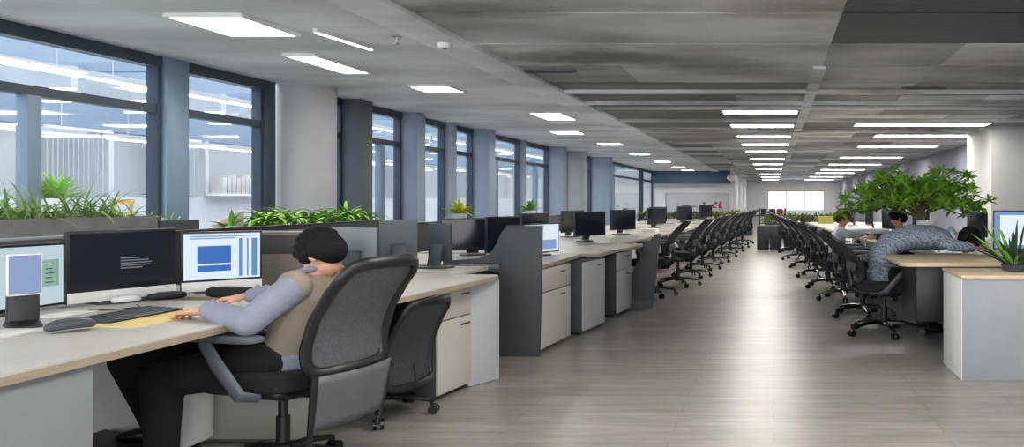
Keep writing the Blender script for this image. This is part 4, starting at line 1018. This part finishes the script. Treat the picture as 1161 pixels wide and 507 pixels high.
for an, dz in ((an1, 0.0), (an2, 0.10)):
    b = MB(); z = 0.045 + dz
    b.loft([(V((an.x + 0.08, an.y, z)), (0, 0.028, 0), (0, 0, 0.034)), (V((an.x + 0.02, an.y, z + 0.01)), (0, 0.040, 0), (0, 0, 0.048)), (V((an.x - 0.08, an.y, z)), (0, 0.045, 0), (0, 0, 0.036)), (V((an.x - 0.17, an.y, z - 0.012)), (0, 0.036, 0), (0, 0, 0.024)), (V((an.x - 0.19, an.y, z - 0.014)), (0, 0.02, 0), (0, 0, 0.014))])
    b.limb([V((an.x, an.y, z + 0.02)), V((an.x, an.y, z + 0.07))], [0.045, 0.045])
    b.build('shoe', 'shoe', P, remesh=0.007)

# --- person in the knitted sweater bent over the wall-side desk
Q = thing('person', 'person in a grey knitted sweater slumped over the wall-side desk', 'person', (0, 0, 0))
qh = V((1.05, 7.75, 0.57))
spine = [V((1.05, 7.75, 0.56)), V((1.04, 7.75, 0.72)), V((1.14, 7.75, 0.86)), V((1.34, 7.75, 0.92)), V((1.56, 7.75, 0.915)), V((1.70, 7.75, 0.90))]
def torso(bb, gro, sy):
    R_ = []
    ax = [V((1, 0, 0)), V((0.95, 0, -0.3)), V((0.55, 0, -0.83)), V((0.12, 0, -1)), V((0, 0, -1)), V((0, 0, -1))]
    for p, a, ra, rb_ in zip(spine, ax, (0.11, 0.115, 0.11, 0.115, 0.11, 0.075), (0.16, 0.165, 0.165, 0.185, 0.19, 0.14)):
        R_.append((p, a.normalized() * (ra + gro), V((0, rb_ + gro + sy, 0))))
    bb.loft(R_, 24)
qc = V((1.90, 7.74, 0.885)); qf, qu = (0.55, -0.1, -0.83), (0.83, 0, 0.55)
b = MB(); torso(b, -0.012, 0)
b.limb([(1.68, 7.75, 0.91), (1.80, 7.75, 0.92), qc], [0.055, 0.05, 0.05])
head_parts(b, qc, qf, qu)
s1, e1, w1 = V((1.60, 7.57, 0.90)), V((1.66, 7.47, 0.86)), V((1.90, 7.50, 0.83))
s2, e2, w2 = V((1.60, 7.94, 0.90)), V((1.72, 8.06, 0.83)), V((1.96, 7.98, 0.815))
b.limb([s1, e1, w1], [0.045, 0.038, 0.026]); b.limb([s2, e2, w2], [0.045, 0.038, 0.026])
hand_parts(b, w1, (1, 0.1, -0.12), (0, 0, 1), 1); hand_parts(b, w2, (1, -0.1, -0.1), (0, 0, 1), -1)
k1, a1, k2, a2 = V((1.46, 7.62, 0.50)), V((1.46, 7.62, 0.10)), V((1.46, 7.90, 0.50)), V((1.50, 7.90, 0.10))
g1, g2 = V((1.08, 7.66, 0.55)), V((1.08, 7.85, 0.55))
b.limb([g1, k1, a1], [0.07, 0.05, 0.04]); b.limb([g2, k2, a2], [0.07, 0.05, 0.04])
b.build('body', 'skin', Q, remesh=0.006, sm_it=3)
eyes(qc, qf, qu, Q); hair(qc, qf, qu, Q, vol=1.12)
b = MB(); torso(b, 0.012, 0.01)
for s_, e_, w_ in ((s1, e1, w1), (s2, e2, w2)): b.limb([s_, (s_ + e_) / 2, e_, w_.lerp(e_, 0.1)], [0.085, 0.078, 0.062, 0.042])
b.build('sweater', 'knit', Q, remesh=0.010, sm_it=5)
b = MB().tube([(1.735, 7.75, 0.995), (1.735, 7.66, 0.96), (1.735, 7.62, 0.90), (1.735, 7.66, 0.84), (1.735, 7.75, 0.81), (1.735, 7.84, 0.84), (1.735, 7.88, 0.90), (1.735, 7.84, 0.96)], 0.03, 10, closed=True)
b.build('sweater_collar', 'cuff', Q)
b = MB().loft([(V((1.055, 7.75, 0.50)), (0.135, 0, 0), (0, 0.19, 0)), (V((1.05, 7.75, 0.56)), (0.14, 0, 0), (0, 0.19, 0)), (V((1.045, 7.75, 0.60)), (0.132, 0, 0), (0, 0.185, 0))])
b.build('sweater_hem', 'knit', Q, remesh=0.01)
b = MB().loft([(V((1.06, 7.75, 0.475)), (0.11, 0, 0), (0, 0.16, 0)), (V((1.06, 7.75, 0.55)), (0.12, 0, 0), (0, 0.17, 0))])
b.limb([g1, k1, a1], [0.092, 0.074, 0.055]); b.limb([g2, k2, a2], [0.092, 0.074, 0.055])
b.build('trousers', 'trousers', Q, remesh=0.012)
for an in (a1, a2):
    b = MB(); z = 0.042
    b.loft([(V((an.x - 0.08, an.y, z)), (0, 0.028, 0), (0, 0, 0.034)), (V((an.x, an.y, z + 0.01)), (0, 0.040, 0), (0, 0, 0.046)), (V((an.x + 0.10, an.y, z)), (0, 0.043, 0), (0, 0, 0.034)), (V((an.x + 0.18, an.y, z - 0.012)), (0, 0.03, 0), (0, 0, 0.02))])
    b.limb([V((an.x, an.y, z + 0.02)), V((an.x, an.y, z + 0.07))], [0.042, 0.045])
    b.build('shoe', 'shoe', Q, remesh=0.008)

# --- upright seated people further back
def sitter(label, x, y, face, shirt, hm, hz=1.03, hair_m='hair', down=0.25):
    """simple seated pose facing +1 or -1 along x"""
    p = thing('person', label, 'person', (x, y, 0), 0 if face > 0 else PI)
    c = V((0.10, 0, hz)); f, u = (0.95, 0, -down), (down, 0, 0.95)
    sh = hz - 0.17
    b = MB()
    rings = [(V((0, 0, 0.48)), V((0.10, 0, 0)), V((0, 0.15, 0))), (V((0, 0, 0.60)), V((0.10, 0, 0)), V((0, 0.15, 0))), (V((0.02, 0, (0.6 + sh) / 2)), V((0.10, 0, 0)), V((0, 0.16, 0))), (V((0.05, 0, sh - 0.04)), V((0.10, 0, 0)), V((0, 0.175, 0))), (V((0.06, 0, sh + 0.02)), V((0.06, 0, 0)), V((0, 0.11, 0)))]
    b.loft(rings); b.limb([(0.06, 0, sh), (0.08, 0, sh + 0.06), c], [0.055, 0.05, 0.05]); head_parts(b, c, f, u)
    A = []
    for s in (-1, 1):
        A.append((V((0.05, s * 0.18, sh - 0.02)), V((0.16, s * 0.24, 0.78)), V((0.40, s * 0.16, 0.80))))
        b.limb(A[-1], [0.045, 0.038, 0.026]); hand_parts(b, A[-1][2], (1, -s * 0.15, -0.15), (0, 0, 1), s)
    Lg = [(V((0.04, s * 0.1, 0.54)), V((0.45, s * 0.1, 0.50)), V((0.45, s * 0.1, 0.10))) for s in (-1, 1)]
    for q in Lg: b.limb(q, [0.07, 0.05, 0.04])
    b.build('body', 'skin', p, remesh=0.008, sm_it=2)
    eyes(c, f, u, p); hair(c, f, u, p, hair_m, 1.08)
    b = MB(); b.loft([(cc, uu * 1.16, vv * 1.12) for cc, uu, vv in rings])
    for q in A: b.limb([q[0], q[1], q[2].lerp(q[1], 0.12)], [0.07, 0.058, 0.042])
    b.build('shirt', shirt, p, remesh=0.012)
    b = MB(); b.loft([(V((0.01, 0, 0.47)), (0.11, 0, 0), (0, 0.16, 0)), (V((0, 0, 0.57)), (0.12, 0, 0), (0, 0.175, 0))])
    for q in Lg: b.limb(q, [0.09, 0.072, 0.055])
    b.build('trousers', 'trousers', p, remesh=0.014)
    for q in Lg:
        MB().loft([(q[2] + V((-0.07, 0, -0.05)), (0, 0.03, 0), (0, 0, 0.035)), (q[2] + V((0.0, 0, -0.045)), (0, 0.04, 0), (0, 0, 0.05)), (q[2] + V((0.16, 0, -0.065)), (0, 0.035, 0), (0, 0, 0.03))]).build('shoe', 'shoe', p)
    return p
sitter('dark-haired person in navy bent behind the trunk of the big leafy plant', 1.72, 10.35, -1, 'navy_cloth', 'hair', 1.06, 'hair', 0.45)
dup(tucked, 'low black chair under the navy-dressed person behind the big plant', (1.72, 10.35, 0), PI + 0.0 + PI, None)
sitter('person in a white shirt seated in the wall-side row beyond the knitted sweater', 0.92, 11.62, 1, 'white_cloth', 'brown_hair', 1.02, 'brown_hair', 0.5)

# ------------------------------------------------------------------ the big leafy plant and the spiky plant
T = thing('potted_tree', 'big leafy green plant in a white pot behind the knitted sweater', 'plant', (1.72, 8.95, 0.75))
MB().lathe([(0.085, 0), (0.115, 0.30), (0.105, 0.30), (0.103, 0.27)], n=28).build('pot', 'white', T)
MB().lathe([(0.10, 0.26), (0.10, 0.272)], n=20).build('soil', 'soil', T)
r = random.Random(11)
br = MB(); lf = MB()
trunk_top = V((-0.08, 0, 0.42))
br.tube([(0, 0, 0.2), (-0.03, 0, 0.32), trunk_top], [0.026, 0.022, 0.018], 8)
tips = []
for i in range(84):
    a = i * 2.39996; q = (i + 0.5) / 84
    ex = -0.10 + math.cos(a) * 0.88 * math.sqrt(r.uniform(0.1, 1)); ey = math.sin(a) * 0.42 * math.sqrt(r.uniform(0.1, 1))
    ez = 0.42 + 0.42 * r.random() * (1 - (ex / 0.95) ** 2 * 0.5) - 0.10 * (abs(ex) > 0.55) + 0.03
    tips.append(V((ex - 0.06, ey, ez)))
for tp in tips:
    mid = trunk_top.lerp(tp, 0.5) + V((0, 0, 0.05))
    br.tube([trunk_top - V((0, 0, r.uniform(0, 0.12))), mid, tp], [0.007, 0.005, 0.003], 6)
    for p in (tp, mid.lerp(tp, 0.4), mid):
        for w in range(16 if p is tp else 9):
            az = r.uniform(0, 2 * PI); el = r.uniform(-0.35, 1.1)
            d = V((math.cos(az) * math.cos(el), math.sin(az) * math.cos(el), math.sin(el)))
            lf.leaf(p + d * 0.015, d, r.uniform(0.075, 0.125), r.uniform(0.030, 0.046), r.uniform(0.0, 0.45), 4)
br.build('branches', 'bark', T); lf.build('leaves', 'leaf', T, smooth=0)
T = thing('spiky_plant', 'dark spiky plant standing on the grey cabinet', 'plant', (1.82, 6.0, 0.75))
MB().lathe([(0.085, 0), (0.10, 0.05), (0.09, 0.05), (0.088, 0.04)], n=24).build('pot', 'slate_plastic', T)
a_, b_ = MB(), MB()
for q in range(44):
    a = r.uniform(0, 2 * PI); e = r.uniform(0.25, 1.25)
    d = (math.cos(a) * math.cos(e), math.sin(a) * math.cos(e), math.sin(e))
    (a_ if q % 3 else b_).leaf((math.cos(a) * 0.04, math.sin(a) * 0.04, 0.03), d, r.uniform(0.26, 0.42), r.uniform(0.022, 0.034), r.uniform(0.02, 0.25), 5, fold=0.35)
a_.build('dark_leaves', 'leaf_dark', T, smooth=0); b_.build('bright_leaves', 'leaf_bright', T, smooth=0)

# ------------------------------------------------------------------ far end of the hall
wbd = thing('whiteboard', 'long whiteboard with red and blue marks on the far wall', 'whiteboard', (-3.85, YL - 0.02, 0.95))
MB().bb(-1.55, 1.55, -0.03, 0, -0.6, 0.62, 0.004).build('board', 'frost', wbd)
fr = MB(); fr.bb(-1.58, 1.58, -0.05, 0, 0.62, 0.65); fr.bb(-1.58, 1.58, -0.05, 0, -0.63, -0.6); fr.bb(-1.58, -1.55, -0.05, 0, -0.6, 0.62); fr.bb(1.55, 1.58, -0.05, 0, -0.6, 0.62); fr.build('frame', 'alu', wbd)
w = MB()
for (x, z, sx_, sz_) in ((0.35, 0.16, 0.16, 0.07), (0.37, 0.02, 0.07, 0.22), (0.34, -0.10, 0.2, 0.06), (0.80, 0.02, 0.12, 0.16), (0.95, 0.15, 0.12, 0.12), (0.88, -0.08, 0.2, 0.06), (1.18, 0.18, 0.1, 0.1), (1.16, 0.02, 0.16, 0.18), (1.19, -0.1, 0.2, 0.06)):
    w.box((x, -0.033, z), (sx_, 0.006, sz_), 0.002)
w.build('red_marks', 'red_ink', wbd, smooth=0)
w = MB()
for (x, z, sx_, sz_) in ((-1.0, 0.05, 0.5, 0.03), (-0.95, 0.12, 0.03, 0.15), (-0.5, 0.0, 0.18, 0.1), (-0.15, 0.03, 0.2, 0.05), (-0.1, -0.05, 0.3, 0.03)): w.box((x, -0.033, z), (sx_, 0.006, sz_), 0.002)
w.build('blue_marks', 'ink', wbd, smooth=0)
we = struct(MB().bb(-0.35, 3.75, YE - 0.05, YE, 0.5, 1.92).build('window_30', 'win_lit', smooth=0))
MB().bb(-0.45, 3.85, YE - 0.09, YE - 0.05, 1.86, 2.02).build('window_frame', 'yellow', we)['kind'] = 'structure'
for x in (-0.4, 0.95, 2.35, 3.8): MB().bb(x - 0.04, x + 0.04, YE - 0.09, YE - 0.05, 0.5, 1.86).build('window_mullion', 'white', we)['kind'] = 'structure'
def hedge(label, x0, x1, y0, y1, h0, h1, n, m='leaf_olive'):
    t = thing('hedge_planter', label, 'planter', ((x0 + x1) / 2, (y0 + y1) / 2, 0))
    a, b_ = (x1 - x0) / 2, (y1 - y0) / 2
    MB().bb(-a, a, -b_, b_, 0, h0, 0.01).build('trough', 'charcoal', t)
    f = MB()
    for q in range(n):
        az = r.uniform(0, 2 * PI); el = r.uniform(-0.1, 1.4)
        f.leaf((r.uniform(-a, a), r.uniform(-b_, b_), r.uniform(h0 - 0.02, h1 - 0.12)), (math.cos(az) * math.cos(el), math.sin(az) * math.cos(el), math.sin(el)), r.uniform(0.12, 0.22), r.uniform(0.05, 0.08), 0.4, 3)
    f.build('hedge_leaves', m, t, smooth=0)
hedge('long low hedge planter below the whiteboard', -4.8, -0.75, 28.0, 28.5, 0.62, 0.90, 900)
hedge('hedge planter across the end of the aisle below the bright window', -0.3, 2.2, 26.0, 26.6, 0.50, 0.84, 900)
for i, x in enumerate((-0.42, -0.10)):
    t = thing('low_cabinet', 'dark low cabinet closing the aisle, %s' % ('beside the window-side chairs' if i == 0 else 'beside the wall-side chairs'), 'cabinet', (x, 20.0, 0))
    MB().bb(0, 0.31, 0, 0.45, 0.03, 0.62, 0.005).build('body', 'charcoal', t)
    MB().bb(0.01, 0.30, -0.016, 0, 0.05, 0.60, 0.003).build('door', 'dark_board', t)
    MB().bb(0.02, 0.29, 0.02, 0.42, 0, 0.03).build('plinth', 'black', t)
t = thing('waste_bin', 'black round waste bin at the end of the aisle', 'bin', (0.37, 19.9, 0))
MB().lathe([(0.10, 0), (0.13, 0.3), (0.12, 0.3), (0.095, 0.02)], n=20).build('tub', 'black', t); MB().lathe([(0.133, 0.29), (0.133, 0.31), (0.12, 0.31), (0.12, 0.29)], n=20).build('rim', 'slate_plastic', t)
# shelf with dark boxes seen against the far wall
t = thing('open_shelf', 'dark open rack before the pale far wall', 'shelf', (-0.55, 31.0, 0))
for x in (0, 1.0): MB().bb(x - 0.03, x + 0.03, -0.15, 0.15, 0, 0.95).build('upright', 'black', t)
for z in (0.35, 0.7): MB().bb(-0.03, 1.03, -0.15, 0.15, z - 0.02, z).build('shelf_board', 'dark_board', t)
for i, x in enumerate((-0.38, -0.05, 0.25)):
    o = MB().bb(-0.12, 0.12, -0.1, 0.1, 0, 0.22, 0.006).build('storage_box', ('dark_board', 'charcoal', 'red_ink')[i]); o.location = (x, 31.0, 0.70)
    tag(o, ('dark box at the window end of the far rack', 'charcoal box in the middle of the far rack', 'reddish box on the far rack')[i], 'box')
o = MB().bb(-0.16, 0.16, -0.12, 0.12, 0, 0.16, 0.006).build('storage_box', 'yellow2'); o.location = (1.15, 17.6, 0.75); tag(o, 'yellow box on a far wall-side desk', 'box')
o = MB().slab((0, 0, 0.05), (0.7, 0.5, 0.10), 0.6, 0.5).build('folded_cloth', 'white_cloth'); o.location = (1.42, 12.2, 0.75); tag(o, 'white folded cloth heaped on a wall-side desk', 'cloth')
GP = 'paper stacks on the far desks'
pp = MB()
for q in range(5): pp.box((r.uniform(-.01, .01), r.uniform(-.01, .01), 0.006 + q * 0.012), (0.22, 0.3, 0.011), 0.001, (0, 0, r.uniform(-.1, .1)))
pp = pp.build('paper_stack', 'paper'); tag(pp, 'x', 'paper stack', GP)
for i, (x, y) in enumerate(((-2.1, 9.9), (-2.0, 12.9), (-1.85, 15.9), (-1.6, 18.5))):
    o = pp if i == 0 else pp.copy()
    if i: COL.objects.link(o)
    o.location = (x, y, 0.75); o['label'] = 'white paper stack on the far window-side desks, %s past the slanted charcoal screen' % ORD[i]

# ------------------------------------------------------------------ camera, world, colour
cam = bpy.data.cameras.new('camera'); co = bpy.data.objects.new('camera', cam); COL.objects.link(co)
co.location = (0, 0, H); co.rotation_euler = (PI / 2, 0, 0)
cam.sensor_width = 36.0; cam.sensor_fit = 'HORIZONTAL'; cam.lens = 900.0 / 1161.0 * 36.0
cam.shift_x = -(877 - 580.5) / 1161.0; cam.shift_y = -(253.5 - 226) / 1161.0
cam.clip_end = 300
S.camera = co
wd = bpy.data.worlds.new('world'); S.world = wd; wd.use_nodes = True
bg = wd.node_tree.nodes['Background']; bg.inputs['Color'].default_value = (0.95, 0.975, 1.0, 1); bg.inputs['Strength'].default_value = 2.9
S.view_settings.view_transform = 'Standard'; S.view_settings.look = 'None'
S.view_settings.gamma = 1.0; S.view_settings.use_curve_mapping = False
S.view_settings.exposure = 0.5
